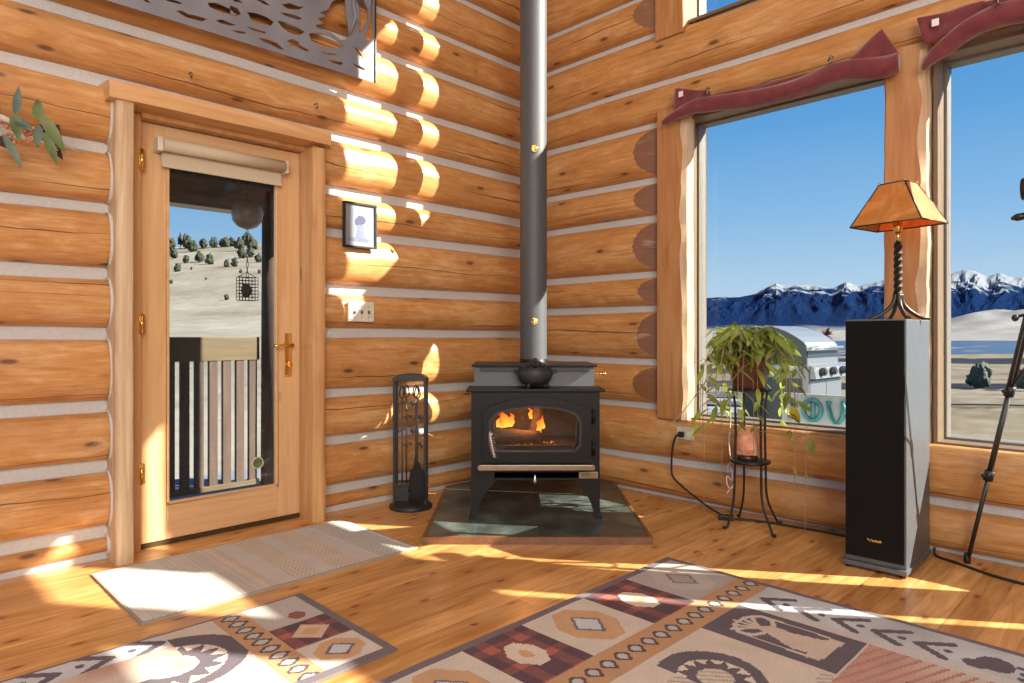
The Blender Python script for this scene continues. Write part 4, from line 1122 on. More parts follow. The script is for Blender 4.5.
for y in (-.018,.018):
    m = MB(); m.box((-.008,y-.008,.026),(.008,y+.008,.028),.001); m.build('socket_face', plain('dark_grey_socket', (.05,.05,.05), .5), ps)
m = MB(); m.tube(curve_pts([(.215,1.697,.012),(.15,1.78,.006),(.125,1.90,.006),(.10,2.10,.006),(.095,2.25,.006),(.09,2.34,.006)]), .006, 8)
tag(m.build('extension_cord', CORD), 'black cord along the wall foot from the plug block to the speaker', 'cord')
m = MB(); m.tube(curve_pts([(.10,2.60,.035),(.125,2.615,.007),(.165,2.70,.006),(.235,2.83,.006),(.262,2.93,.006),(.30,3.10,.006),(.40,3.35,.006)]), .006, 8)
tag(m.build('speaker_cord', CORD), 'black cord on the floor curving from the speaker past the tripod foot', 'cord')

# ------------------------------------------------------------------ plant stand, salt lamp, potted plant
psd = tag(empty('plant_stand', (.262, 1.805, 0)), 'slender black wire plant stand with round shelf under the leafy window plant', 'plant stand')
WIRE = plain('black_wire', (.020,.018,.017), .4, .3)
feet = [(.386,1.735),(.143,1.685),(.348,1.965),(.121,1.896)]
for fx_, fy_ in feet:
    dx, dy = fx_-.262, fy_-1.805; L_ = math.hypot(dx, dy); ux, uy = dx/L_, dy/L_
    pr = [(L_+.012,.010),(L_,.008),(L_-.016,.03),(.098,.15),(.090,.33),(.086,.50),(.090,.64),(.104,.716)]
    m = MB(); m.tube(curve_pts([(ux*r, uy*r, z) for r, z in pr], 5), .0062, 8); m.ball((ux*(L_+.012), uy*(L_+.012), .0095), .0095, 8); m.build('leg', WIRE, psd)
m = MB(); m.tube([(.108*math.cos(2*PI*i/36), .108*math.sin(2*PI*i/36), .716) for i in range(37)], .006, 8); m.build('top_ring', WIRE, psd)
m = MB(); m.lathe([(0,.716),(.106,.716),(.106,.722),(0,.722)], n=30); m.build('top_plate', WIRE, psd)
m = MB(); m.lathe([(0,.335),(.097,.335),(.102,.340),(.102,.348),(.097,.351),(0,.351)], n=32); m.build('shelf', WIRE, psd)

slp = tag(empty('salt_lamp', (.262, 1.79, .3512)), 'rough orange salt lamp standing on the shelf of the plant stand', 'salt lamp')
SALT = NT('orange_salt'); co = SALT.n('ShaderNodeTexCoord').outputs['Object']; f = SALT.noise(co, 22, 4, .6)
SALT.set(Base_Color=SALT.ramp(f, [(.3,(.70,.24,.11)),(.55,(.84,.40,.23)),(.75,(.90,.62,.48))]), Roughness=.45, Subsurface_Weight=.35, Subsurface_Scale=.02); SALT.b.inputs['Subsurface Radius'].default_value = (1,.4,.2); SALT.bump(f, .5, .006)
m = MB(); K = 14; vs_ = []; prof = [(.035,.018),(.052,.026),(.060,.06),(.056,.10),(.045,.135),(.030,.155),(.008,.165)]
for i, (r, z) in enumerate(prof):
    for k in range(K):
        a = 2*PI*k/K; q = r*(1+.20*nz(math.cos(a)*1.6, math.sin(a)*1.6, i*.5)); vs_.append((q*math.cos(a), q*math.sin(a), z+.008*nz(k*.9, i)))
m.add(vs_, [(i*K+k, i*K+(k+1)%K, i*K+K+(k+1)%K, i*K+K+k) for i in range(len(prof)-1) for k in range(K)] + [tuple(range(K))[::-1], tuple((len(prof)-1)*K+k for k in range(K))])
m.build('crystal', SALT.mat, slp)
m = MB(); m.lathe([(0,0),(.050,0),(.053,.004),(.052,.018),(.046,.026),(0,.026)], n=28); m.build('wood_base', plain('dark_lamp_base', (.05,.02,.012), .35), slp)
SLEEVE = glass_mat('clear_plastic_sleeve', (.97,.97,.98), 2.2)

PL = Vector((.262, 1.80, .7225))
pp = tag(empty('potted_plant', PL), 'trailing leafy green houseplant in a dark red pot on the wire stand', 'potted plant')
POT = NT('oxblood_glazed_pot'); co = POT.n('ShaderNodeTexCoord').outputs['Object']; f = POT.noise(POT.mapping(co, (1,1,9)), 12, 3)
POT.set(Base_Color=POT.ramp(f, [(.3,(.075,.022,.016)),(.6,(.15,.045,.03)),(.8,(.22,.08,.05))]), Roughness=.4)
m = MB(); m.lathe([(0,0),(.080,0),(.086,.01),(.096,.14),(.102,.145),(.102,.162),(.094,.162),(.090,.145),(0,.14)], n=32); m.build('pot', POT.mat, pp)
m = MB(); m.lathe([(0,.136),(.05,.140),(.091,.139)], n=24); m.build('soil', plain('dark_soil', (.03,.02,.013), .95, bump=.6), pp)
LF = leafmat('hoya_leaf', (.19,.25,.035), (.33,.41,.07), (.50,.55,.14), .36)
LY = leafmat('yellow_leaf', (.62,.40,.02), (.75,.52,.04), (.80,.62,.12), .4)
LO = leafmat('old_leaf', (.20,.22,.04), (.32,.31,.07), (.42,.36,.10), .4)
rr = random.Random(21)
mf = MB(); ms = MB(); mo = MB()
def vine(P, nl, l0, l1, w, target, dens=1):
    pts = curve_pts(P, 6); ms.tube(pts, .0015, 5)
    for i in range(nl):
        t = (i+.6)/nl; k = min(len(pts)-2, int(t*(len(pts)-1))); p = pts[k]; tg = (pts[k+1]-p).normalized()
        a = rr.uniform(0, 2*PI); d_ = Vector((math.cos(a), math.sin(a), rr.uniform(-.35,.35))) + tg*.5 + Vector((0,0,-.15))
        leaf_blade(target, p, d_, (0,0,1) if abs(d_.z) < .8 else (1,0,0), rr.uniform(l0, l1), w*rr.uniform(.8,1.15), rr.uniform(.05,.4))
for i in range(46):     # arching crown
    a = 2*PI*i/46 + rr.uniform(-.15,.15); e = rr.uniform(.25, 1.0); R_ = rr.uniform(.10,.24)
    c, s_ = math.cos(a), math.sin(a); h_ = .11 + .115*e
    vine([(.02*c,.02*s_,.14),(.3*R_*c,.3*R_*s_,.14+.6*h_),(.75*R_*c,.75*R_*s_,.10+h_),(R_*c,R_*s_,.02+h_*rr.uniform(.5,.95))], 8, .075, .125, .0165, mf)
for i in range(15):     # cascading stems
    a = 2*PI*i/15 + rr.uniform(-.2,.2); c, s_ = math.cos(a), math.sin(a); R_ = rr.uniform(.15,.25); dr_ = rr.uniform(.05,.24)
    vine([(.05*c,.05*s_,.15),(.6*R_*c,.6*R_*s_,.22),(R_*c,R_*s_,.13),(R_*1.06*c,R_*1.06*s_,.04-dr_*.6),(R_*1.04*c,R_*1.04*s_,-dr_)], 8, .07, .115, .0165, mf)
for i in range(34):     # upright young leaves in the middle
    a = rr.uniform(0, 2*PI); r_ = rr.uniform(.0, .085); e = rr.uniform(.35, 1.5)
    leaf_blade(mf, (r_*math.cos(a), r_*math.sin(a), rr.uniform(.17, .225)), (math.cos(a)*math.cos(e), math.sin(a)*math.cos(e), math.sin(e)), (0,0,1) if e < 1.2 else (1,0,0), rr.uniform(.07,.115), .0165, rr.uniform(.05,.5))
for (y, z0, x) in ((-.20,-.02,.03),(-.235,-.10,.05),(.21,.0,.05)):
    vine([(0,0,.16),(.0,y*.6,.22),(x,y,.12),(x+.01,y*1.05,z0),(x+.01,y*1.08,z0-.14)], 7, .07, .10, .016, mf)
# long trailing stems reaching toward the floor, nearly bare
for (x, y, z, n_) in ((.05,-.13,-.54,1),(.09,-.21,-.69,0),(.02,.24,-.63,1),(.06,.31,-.66,0),(-.08,.20,-.50,0),(.08,.06,-.33,2),(.02,-.10,-.30,2)):
    vine([(0,0,.15),(x*.5,y*.6,.18),(x,y,.0),(x+.01,y+.008,z*.5),(x,y,z)], 2, .03, .05, .010, mo)
leaf_blade(mo, (.06,.04,-.215), (-.1,1,.12), (0,0,1), .11, .020); leaf_blade(mo, (.06,-.02,-.24), (0,-1,-.3), (0,0,1), .075, .018); leaf_blade(mo, (.03,.33,-.22), (0,1,.0), (0,0,1), .10, .02); leaf_blade(mo, (.03,.31,-.21), (0,-.9,-.2), (0,0,1), .07, .017); leaf_blade(mo, (.03,.32,-.22), (0,.15,-1), (1,0,0), .085, .028)
mf.build('foliage', LF, pp); ms.build('stems', plain('tan_vine_stem', (.33,.24,.13), .6), pp); mo.build('trailing_leaves', LO, pp)
m = MB(); leaf_blade(m, (.03,.235,-.075), (-.1,.35,-1), (1,0,0), .085, .026, .3); m.build('yellow_leaf', LY, pp)
m = MB(); m.tube(curve_pts([(.118,1.075,.318),(.16,1.20,.42),(.19,1.36,.55),(.235,1.55,.76),(.26,1.70,.90)], 6), .0028, 6)
o = m.build('vine_tendril', plain('pale_dry_stem', (.52,.42,.30), .7)); tag(o, 'long pale dry tendril reaching from the potted plant across the log wall', 'plant stem')
m = MB(); pts = [(.20,1.66,.71),(.195,1.662,.55),(.20,1.655,.42),(.19,1.66,.33)]
for i in range(25):
    t = i/24; pts.append((.19+.014*math.sin(t*19), 1.655+.022*math.cos(t*15), .30-.15*t+.018*math.sin(t*23)))
m.tube(curve_pts(pts, 4), .0035, 6)
tag(m.build('white_cord', plain('white_cotton_cord', (.72,.68,.62), .9)), 'thin white knotted cord hanging from the plant stand', 'cord')

# ------------------------------------------------------------------ curtains
BURG = NT('burgundy_cotton'); co = BURG.n('ShaderNodeTexCoord').outputs['Object']; f = BURG.noise(co, 14, 4); g = BURG.noise(co, 350, 1)
BURG.set(Base_Color=BURG.ramp(f, [(.3,(.125,.018,.022)),(.7,(.205,.035,.040))]), Roughness=.9, Sheen_Weight=.4); BURG.bump(BURG.math('ADD', f, BURG.math('MULTIPLY', g, .15)), .4, .01)
BURG = BURG.mat
def roll(P, R_, sd):
    m = MB(); pts = curve_pts(P, 8); n = len(pts); K = 16
    rings = []
    for i, p in enumerate(pts):
        t = i/(n-1); r = interp(R_, t)
        ring = []
        for k in range(K):
            a = 2*PI*k/K; q = r*(1+.08*math.sin(a*3+t*14+sd)+.13*nz(math.cos(a)*1.2, math.sin(a)*1.2+t*9, sd)+.09*nz(math.cos(a)*3, math.sin(a)*3+t*5, sd+5)); ring.append((p.x+q*math.cos(a)*.8, p.y, p.z+q*math.sin(a)))
        rings.append(ring)
    vs_ = [q for r in rings for q in r]
    m.add(vs_, [(i*K+k, i*K+(k+1)%K, i*K+K+(k+1)%K, i*K+K+k) for i in range(n-1) for k in range(K)] + [tuple(range(K)), tuple((n-1)*K+k for k in range(K))], True)
    return m
def flap(m, P, th, ripple=.012, sd=0):
    """cloth sheet between quad corners P (4), rippled, thickened"""
    A_, B_, C_, D_ = [Vector(p) for p in P]; n = 12; vs_ = []; 
    for s_ in (0, 1):
        for j in range(n+1):
            for i in range(n+1):
                u, v = i/n, j/n; p = A_.lerp(B_, u).lerp(D_.lerp(C_, u), v)
                p = p + Vector((ripple*math.sin(u*7+v*2.3+sd)+ripple*.8*nz(u*3, v*3, sd) + s_*th, 0, 0)); vs_.append(p)
    N = (n+1)**2; fs = []
    for s_ in (0, 1):
        for j in range(n):
            for i in range(n):
                q = (j*(n+1)+i, j*(n+1)+i+1, (j+1)*(n+1)+i+1, (j+1)*(n+1)+i); fs.append(tuple(s_*N+k for k in (q if s_ else q[::-1])))
    per = [i for i in range(n+1)]+[j*(n+1)+n for j in range(1,n+1)]+[n*(n+1)+i for i in range(n-1,-1,-1)]+[j*(n+1) for j in range(n-1,0,-1)]
    for k in range(len(per)): a, b = per[k], per[(k+1)%len(per)]; fs.append((a, b, N+b, N+a))
    m.add(vs_, fs, True); return m
CLIP = plain('small_metal_clip', (.25,.24,.22), .35, 1.0)
TAGW = plain('white_care_tag', (.80,.76,.72), .8)
def curtain(lab, P, R_, flaps, clips, tags_, sd):
    c0 = Vector(P[len(P)//2]); c = tag(empty('valance_curtain', c0), lab, 'curtain', 'rolled burgundy curtains over the windows')
    sub = lambda L_: [tuple(Vector(p)-c0) for p in L_]
    roll(sub(P), R_, sd).build('rolled_fabric', BURG, c)
    for k, F_ in enumerate(flaps): flap(MB(), sub(F_), .006, .010, sd+k).build('fabric_tail', BURG, c)
    for q in clips:
        q = Vector(q)-c0; m = MB(); m.tube([q+Vector((-.02,0,.02)), q+Vector((.0,0,.012)), q+Vector((.006,.0,-.018))], .005, 7); m.ball(q+Vector((.004,0,.012)), .009, 8); m.tube([q+Vector((.004,-.014,.0)), q+Vector((.006,.014,.002))], .004, 6); m.build('clip', CLIP, c)
    for q in tags_:
        q = Vector(q)-c0; m = MB(); m.box(q+Vector((-.002,-.014,-.016)), q+Vector((.002,.014,.016)), .001, ); m.build('care_tag', TAGW, c)
    return c
curtain('rolled burgundy curtain sagging across the top of the window left of the post',
    [(.165,1.215,2.262),(.165,1.30,2.285),(.165,1.42,2.303),(.16,1.56,2.295),(.16,1.80,2.268),(.16,2.02,2.262),(.165,2.20,2.282),(.17,2.30,2.272),(.17,2.40,2.255),(.172,2.475,2.252)],
    [(0,.012),(.06,.024),(.16,.034),(.30,.044),(.6,.046),(.8,.050),(.9,.052),(1,.042)],
    [[(.15,1.30,2.445),(.15,1.52,2.375),(.155,1.54,2.29),(.155,1.29,2.29)], [(.15,2.19,2.30),(.15,2.40,2.435),(.158,2.47,2.30),(.155,2.22,2.25)], [(.13,1.50,2.36),(.13,2.22,2.32),(.15,2.22,2.26),(.15,1.50,2.29)]],
    [(.20,1.527,2.358),(.205,2.188,2.338)], [(.176,1.345,2.395)], 1)
curtain('rolled burgundy curtain over the second window at the top right corner',
    [(.17,2.570,2.205),(.17,2.605,2.235),(.17,2.66,2.270),(.17,2.74,2.318),(.17,2.83,2.338),(.17,2.93,2.330),(.17,3.10,2.30),(.17,3.35,2.28),(.17,3.60,2.28)],
    [(0,.012),(.05,.026),(.15,.038),(.3,.048),(1,.048)],
    [[(.15,2.545,2.435),(.15,2.80,2.425),(.155,2.76,2.33),(.155,2.575,2.31)], [(.14,2.72,2.43),(.14,3.6,2.38),(.15,3.6,2.28),(.15,2.72,2.33)]],
    [(.21,2.855,2.388)], [(.178,2.622,2.385)], 2)
# ------------------------------------------------------------------ outdoors
CX_, CY_ = 3.5923, 3.4010
def W_(k, Z): return (CX_ + k*Z*RX.x + Z*RY.x, CY_ + k*Z*RX.y + Z*RY.y)
HILL = [(2,-.4),(8,-.3),(20,.35),(40,1.3),(70,3.6),(100,8.0),(150,16),(200,25),(250,34.5),(300,38),(700,60),(3000,160),(9000,500)]
PLAIN = [(2,-.3),(8.5,-.3),(12,-.5),(16,-.8),(22,-1.1),(30,-1.4),(45,-1.9),(70,-2.8),(120,-4.5),(200,-7),(300,-9.5),(400,-11.9),(1400,-12.6),(1600,-11.5),(3000,-8),(6000,15),(9500,70)]
def ground_z(k, Z):
    b = smooth((k+.28)/.42)
    r = .03*nz(k*Z*.15, Z*.15)*min(1, Z/30) + min(Z, 300)*.004*nz(k*Z*.02, Z*.02, 3)
    h = 1 + .10*nz(k*9, 2.2)
    if Z > 3500 and k > .56: r += 260*smooth((Z-3500)/6000)*smooth((k-.56)/.18)*(1+.5*nz(k*14, Z*.0006))
    return lerp(interp(HILL, Z)*(h if Z > 60 else 1), interp(PLAIN, Z), b) + r
def ground_col(k, Z):
    n1 = nz(k*Z*.10, Z*.05, 1); n2 = nz(k*30, math.log(Z)*9, 4)
    if k < -.07:
        c = mixc((0.201,0.174,0.135), (0.260,0.237,0.196), max(0, min(1, .5+n1+.6*n2)))
        if Z < 60: c = mixc(c, (0.269,0.255,0.232), .3)
        return c
    c = mixc((0.143,0.118,0.086), (0.200,0.176,0.139), max(0, min(1, .5+n1*.9+.7*n2)))
    w = n2*.15
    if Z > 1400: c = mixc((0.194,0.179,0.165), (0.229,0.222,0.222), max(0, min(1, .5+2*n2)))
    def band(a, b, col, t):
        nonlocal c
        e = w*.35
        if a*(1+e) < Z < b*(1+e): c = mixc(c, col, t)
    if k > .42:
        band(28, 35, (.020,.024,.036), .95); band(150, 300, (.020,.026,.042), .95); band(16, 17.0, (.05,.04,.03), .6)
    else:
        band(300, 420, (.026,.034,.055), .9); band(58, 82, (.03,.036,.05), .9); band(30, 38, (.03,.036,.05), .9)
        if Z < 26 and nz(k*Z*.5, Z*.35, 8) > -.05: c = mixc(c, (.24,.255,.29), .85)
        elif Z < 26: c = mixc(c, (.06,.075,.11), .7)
    return c
ks = [-1.1+.0125*i for i in range(185)]
Zs = [2.0]
while Zs[-1] < 9500: Zs.append(Zs[-1]*1.035+.02)
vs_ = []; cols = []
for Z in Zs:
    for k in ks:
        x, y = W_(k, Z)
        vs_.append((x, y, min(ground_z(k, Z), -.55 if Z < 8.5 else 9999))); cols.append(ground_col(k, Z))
M_ = len(ks)
def inside(i, j):
    for a in (i*M_+j, i*M_+j+1, (i+1)*M_+j, (i+1)*M_+j+1):
        if vs_[a][0] > -.3 and vs_[a][1] > -.3: return True
    return False
fs_ = [(i*M_+j, i*M_+j+1, (i+1)*M_+j+1, (i+1)*M_+j) for i in range(len(Zs)-1) for j in range(M_-1) if not inside(i, j)]
me = D.meshes.new('ground'); me.from_pydata(vs_, [], fs_)
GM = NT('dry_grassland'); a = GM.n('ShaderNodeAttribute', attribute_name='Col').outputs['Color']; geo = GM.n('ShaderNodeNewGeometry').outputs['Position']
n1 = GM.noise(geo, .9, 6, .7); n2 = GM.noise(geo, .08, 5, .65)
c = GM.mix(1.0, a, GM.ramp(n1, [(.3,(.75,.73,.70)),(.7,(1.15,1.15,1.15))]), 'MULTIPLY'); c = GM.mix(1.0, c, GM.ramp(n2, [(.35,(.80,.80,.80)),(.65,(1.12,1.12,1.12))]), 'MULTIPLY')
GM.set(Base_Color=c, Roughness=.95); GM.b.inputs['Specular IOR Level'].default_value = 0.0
me.materials.append(GM.mat)
at = me.color_attributes.new('Col', 'FLOAT_COLOR', 'POINT'); buf = []
for q in cols: buf += [*q, 1.0]
at.data.foreach_set('color', buf)
for f in me.polygons: f.use_smooth = True
o = D.objects.new('ground', me); COL.objects.link(o); tag(o, kind='structure')

m = MB(); q = []
for Z in (415, 520, 700, 1000, 1500):
    for i in range(31): k = .46+.035*i; x, y = W_(k, Z); q.append((x, y, -11.75+.3*0))
m.add(q, [(r*31+i, r*31+i+1, r*31+32+i, r*31+31+i) for r in range(4) for i in range(30)])
tag(m.build('lake', plain('blue_lake_water', (.012,.025,.060), .3, scale=.01)), kind='structure')

# mountains
SKY_L = [(-.3,318),(.15,305),(.285,298.6),(.322,297),(.345,297),(.364,293.6),(.396,283),(.416,286),(.437,284),(.46,286),(.479,288.6),(.502,282),(.52,286),(.551,281.5),(.58,275),(.61,280),(.635,284),(.659,274),(.676,270),(.694,271.5),(.712,276),(.729,273),(.751,278),(.767,277.5),(.80,282),(.9,290),(1.1,300)]
NR = 46; kk = [-.15+.0035*i for i in range(330)]; vs_ = []
for r in range(NR+1):
    t = r/NR; Z = lerp(9000, 15000, t)
    for k in kk:
        top = 1+(335-interp(SKY_L, k))*15000/667.5
        rid = 1-abs(nz(k*26, t*2.1, 5))*2; rid2 = 1-abs(nz(k*75, t*6, 9))*2; rid3 = nz(k*210, t*16, 2)
        env = t**1.15
        h = 60 + (top-60)*env*(1+ (.15*(rid-.6)+.07*(rid2-.6)+.03*rid3)*min(1, 4*t*(1.02-t)+.08))
        x, y = W_(k, Z); vs_.append((x, y, h))
M_ = len(kk)
for k in kk: x, y = W_(k, 16500); vs_.append((x, y, 0))
me = D.meshes.new('mountains'); me.from_pydata(vs_, [], [(i*M_+j, i*M_+j+1, (i+1)*M_+j+1, (i+1)*M_+j) for i in range(NR+1) for j in range(M_-1)])
MM = NT('hazed_forest_rock_and_snow'); geo = MM.n('ShaderNodeNewGeometry'); sp3 = MM.n('ShaderNodeSeparateXYZ', ins={0: geo.outputs['Position']}); sn = MM.n('ShaderNodeSeparateXYZ', ins={0: geo.outputs['Normal']})
n1 = MM.noise(geo.outputs['Position'], .0019, 6, .65); n2 = MM.noise(geo.outputs['Position'], .006, 4, .6)
hh_ = MM.math('DIVIDE', sp3.outputs[2], 1300.0)
sv = MM.math('ADD', hh_, MM.math('MULTIPLY', MM.math('SUBTRACT', n1, .5), 1.15)); sv = MM.math('ADD', sv, MM.math('MULTIPLY', MM.math('SUBTRACT', n2, .5), .12))
snow = MM.ramp(sv, [(.70,(0,0,0)),(.78,(1,1,1))])
hazed_forest = MM.ramp(n2, [(.3,(.0030,.0105,.036)),(.7,(.0048,.0155,.052))])  # blue of the distance haze is mixed into the forest colour
foot = MM.ramp(MM.math('ADD', hh_, MM.math('MULTIPLY', MM.math('SUBTRACT', n1, .5), .15)), [(.055,(.40,.37,.35)),(.10,(0,0,0))])
c = MM.mix(MM.ramp(MM.math('ADD', hh_, MM.math('MULTIPLY', MM.math('SUBTRACT', n1, .5), .15)), [(.05,(1,1,1)),(.11,(0,0,0))]), hazed_forest, (.125,.125,.135))
c = MM.mix(snow, c, (.17,.18,.20)); MM.set(Base_Color=c, Roughness=1.0); MM.b.inputs['Specular IOR Level'].default_value = 0.0
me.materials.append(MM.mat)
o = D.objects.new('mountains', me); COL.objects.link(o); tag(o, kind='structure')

# junipers on the hill and bushes on the plain
JUN = NT('juniper_foliage'); co = JUN.n('ShaderNodeTexCoord').outputs['Object']; f = JUN.noise(co, 5, 4); JUN.set(Base_Color=JUN.ramp(f, [(.3,(.014,.020,.012)),(.7,(.042,.05,.028))]), Roughness=.9); JUN = JUN.mat
SAGEB = NT('grey_green_foliage'); co = SAGEB.n('ShaderNodeTexCoord').outputs['Object']; f = SAGEB.noise(co, 9, 4); SAGEB.set(Base_Color=SAGEB.ramp(f, [(.3,(.04,.05,.035)),(.7,(.09,.105,.075))]), Roughness=.9); SAGEB = SAGEB.mat
BARKD = plain('dark_trunk', (.05,.035,.025), .9)
def bush_mesh(w, h, sd, pointed=.3):
    m = MB(); bm = bmesh.new(); bmesh.ops.create_icosphere(bm, subdivisions=4, radius=1.0)
    for v in bm.verts:
        n = v.co.normalized(); d = 1 + .55*nz(n.x*1.7+sd, n.y*1.7, n.z*1.7) + .35*nz(n.x*5+sd, n.y*5, n.z*5) + .25*nz(n.x*13+sd, n.y*13, n.z*13)
        t = (n.z+1)/2; tp_ = 1 - pointed*max(0, t-.3)
        v.co = Vector((n.x*d*w/2*tp_, n.y*d*w/2*tp_, h*.54+n.z*d*h*.5))
    bm.verts.index_update(); vs = [v.co.copy() for v in bm.verts]; fs = [[v.index for v in f.verts] for f in bm.faces]; bm.free()
    m.add(vs, fs, True); return m
def juniper(k, Z, h, w, sd, lab, group, name='juniper_bush', mat=None, tall=False, cat='bush'):
    x, y = W_(k, Z); z = ground_z(k, Z)
    r = tag(empty(name, (x, y, z-.02*h)), lab, cat, group)
    if tall:
        m = MB()
        for i, (zz, ww) in enumerate(((.42,.55),(.58,.50),(.74,.36),(.90,.18))):
            q = bush_mesh(ww*w, .30*h, sd+i); m.add([(a+.05*w*nz(i,sd), b, c_+(zz-.15)*h) for a, b, c_ in q.v], q.f, True)
        m.build('crown', mat or JUN, r)
    else: bush_mesh(w, h, sd).build('crown', mat or JUN, r)
    m = MB(); m.tube([(0,0,-.05*h),(0,0,h*.5)], [.045*w,.03*w], 7); m.build('trunk', BARKD, r)
    return r
HILLT = [(-0.4789, 222, 3.31, 'b'), (-0.4528, 162, 2.17, 'b'), (-0.4472, 240, 3.29, 'b'), (-0.4335, 243, 2.6, 'b'), (-0.4882, 169, 1.76, 'b'), (-0.5013, 142, 1.48, 'b'), (-0.5106, 111, 0.58, 'b'), (-0.4275, 82, 0.61, 'b'), (-0.4155, 153, 1.71, 'b'), (-0.4275, 152, 1.47, 'b'), (-0.4081, 219, 3.26, 'b'), (-0.4044, 180, 2.41, 'b'), (-0.3887, 217, 3.56, 'b'), (-0.3794, 162, 1.81, 'b'), (-0.3913, 183, 2.18, 'b'), (-0.4062, 131, 0.68, 'b'), (-0.3783, 127, 0.66, 'b'), (-0.5106, 236, 3.21, 'b'), (-0.4677, 171, 2.29, 'b'), (-0.5068, 191, 2.42, 'b'), (-0.4584, 117, 0.35, 'b'), (-0.4193, 244, 2.78, 'b'), (-0.4286, 241, 2.92, 'b'), (-0.4621, 237, 3.03, 'b'), (-0.3969, 244, 3.71, 'b'), (-0.4863, 239, 4.02, 'b'), (-0.4804, 147, 0.55, 'b')]
juniper(-.4968, 240, 5.6, 3.0, 3, 'tall thin pine standing on the hill ridge seen at left through the door', None, 'ridge_pine', None, True, 'tree')
for i, (k, Z, h, t) in enumerate(HILLT):
    far = Z > 200; sm = h < .8
    lab = 'dark juniper crowded along the hill ridge seen through the door' if far else ('tiny dark shrub alone on the pale lower hillside beyond the porch' if sm else 'round dark juniper scattered down the upper hillside beyond the porch')
    juniper(k, Z, h*1.15, h*.84, i*3.7+2, lab, 'junipers along the ridge' if far else ('tiny shrubs on the hillside' if sm else 'junipers on the upper hillside'))
juniper(.7015, 29.5, 1.02, .86, 5, 'round grey green bush on the plain beyond the right window', None, 'round_bush', SAGEB)
juniper(.775, 26.5, .95, .9, 9, 'grey green bush at the right edge behind the tripod legs', None, 'round_bush', SAGEB)
for i, (k, Z) in enumerate(((.298,210),(.304,190),(.312,230),(.30,240))): juniper(k, Z, 1.5, 3.2, i*2+31, 'low dark sagebrush on the plain seen at left through the first window', 'sagebrush on the plain', 'sagebrush')
x, y = W_((826-512)/667.5, 7.8)
r = tag(empty('dried_plume', (x, y, -.3)), 'dark red dried flower head on a stalk behind the steel grill', 'plant')
m = MB(); m.tube([(0,0,0),(.01,0,.8),(0,0,1.30)], .012, 7); m.build('stalk', BARKD, r)
m = MB()
for i in range(26):
    rr = random.Random(i+2); a, e = rr.uniform(0,2*PI), rr.uniform(-.6,1.4); leaf_blade(m, (0,0,1.29), (math.cos(a)*math.cos(e), math.sin(a)*math.cos(e), math.sin(e)), (.3,.2,1), rr.uniform(.07,.12), .022)
m.build('flower_head', plain('dark_red_plume', (.075,.018,.022), .8), r)

# fence wires on the plain
fn = tag(empty('wire_fence', (*W_(.70, 14.5), 0)), 'low pasture fence with two dark rails crossing beyond the right window', 'fence')
fo_ = Vector((*W_(.70, 14.5), 0)); WOODG = plain('weathered_fence_wood', (.10,.085,.075), .9)
pts = [Vector((*W_(.2+.075*i, lerp(12.5, 16.0, 1-i/12)), 0)) for i in range(13)]
for zz, r_ in ((-.47,.022),(-.66,.030)):
    m = MB(); m.tube([p-fo_+Vector((0,0,zz+.02*math.sin(i))) for i, p in enumerate(pts)], r_, 7); m.build('rail', WOODG, fn)
for p in pts[::2]:
    m = MB(); m.cyl(p-fo_+Vector((0,0,-1.0)), p-fo_+Vector((0,0,-.42)), .04, 8); m.build('post', WOODG, fn)

# grill on the deck outside
STEEL = plain('brushed_stainless', (.27,.28,.29), .36, .7, var=.06, scale=60)
DKS = plain('dark_glossy_enamel', (.035,.045,.055), .18, .2)
g = tag(empty('gas_grill', (-2.66, .86, -.12)), 'stainless steel gas grill with knobs on the deck outside the window', 'grill')
X0, X1 = .36, -.40; oz = .12
def yz(P): return [(y-.86, z+oz) for y, z in P]
def ext(m, P, xa, xb): return m.prism(yz(P), lambda a, b, c: (c, a, b), xa, xb)
hood = [(.50,.74)] + [(.50,.95),(.53,1.02),(.60,1.068),(.70,1.085),(.80,1.07),(.90,1.035),(.99,.985),(1.06,.935),(1.085,.90),(1.09,.74)]
m = MB(); ext(m, hood, X0-.02, X1+.02); hd = m.build('hood', STEEL, g)
m = MB(); ext(m, hood, X0, X0-.02); m.build('hood_end', DKS, g)
m = MB(); ext(m, hood, X1, X1+.02); m.build('hood_end', DKS, g)
m = MB(); m.tube([(X0-.04,1.135-.86,.885+oz),(X1+.04,1.135-.86,.885+oz)], .014, 10)
for x in (X0-.08, X1+.08): m.tube([(x,1.07-.86,.885+oz),(x,1.135-.86,.885+oz)], .010, 8)
m.build('hood_handle', CHROME, hd)
m = MB(); m.box((X0-.02,1.088-.86,.80+oz),(X1+.02,1.093-.86,.86+oz)); m.build('hood_window', DKS, hd)
m = MB(); ext(m, [(.50,.62),(.50,.74),(1.10,.74),(1.15,.72),(1.17,.62)], X0, X1); cp = m.build('control_panel', STEEL, g)
for x in (X0-.14, X0-.38, X0-.62):
    m = MB(); m.cyl((x,1.150-.86,.675+oz),(x,1.195-.86,.682+oz),.036,16); m.cyl((x,1.19-.86,.682+oz),(x,1.205-.86,.684+oz),.026,16); m.build('knob', plain('dark_knob', (.05,.05,.055), .3, .5), cp)
m = MB(); m.box((X0, .52-.86, .12+.0), (X1, 1.10-.86, .62+oz)); m.build('cart', DKS, g)
for xa, xb in ((X0-.01, (X0+X1)/2+.005), ((X0+X1)/2-.005, X1+.01)):
    m = MB(); m.box((xa, 1.10-.86, .16), (xb, 1.118-.86, .60+oz), .004); d_ = m.build('cart_door', STEEL, g)
    m = MB(); hx = xb+.04 if xb == (X0+X1)/2+.005 else xa-.04; m.cyl((hx,1.135-.86,.40),(hx,1.135-.86,.56),.008,8); m.build('door_pull', CHROME, d_)
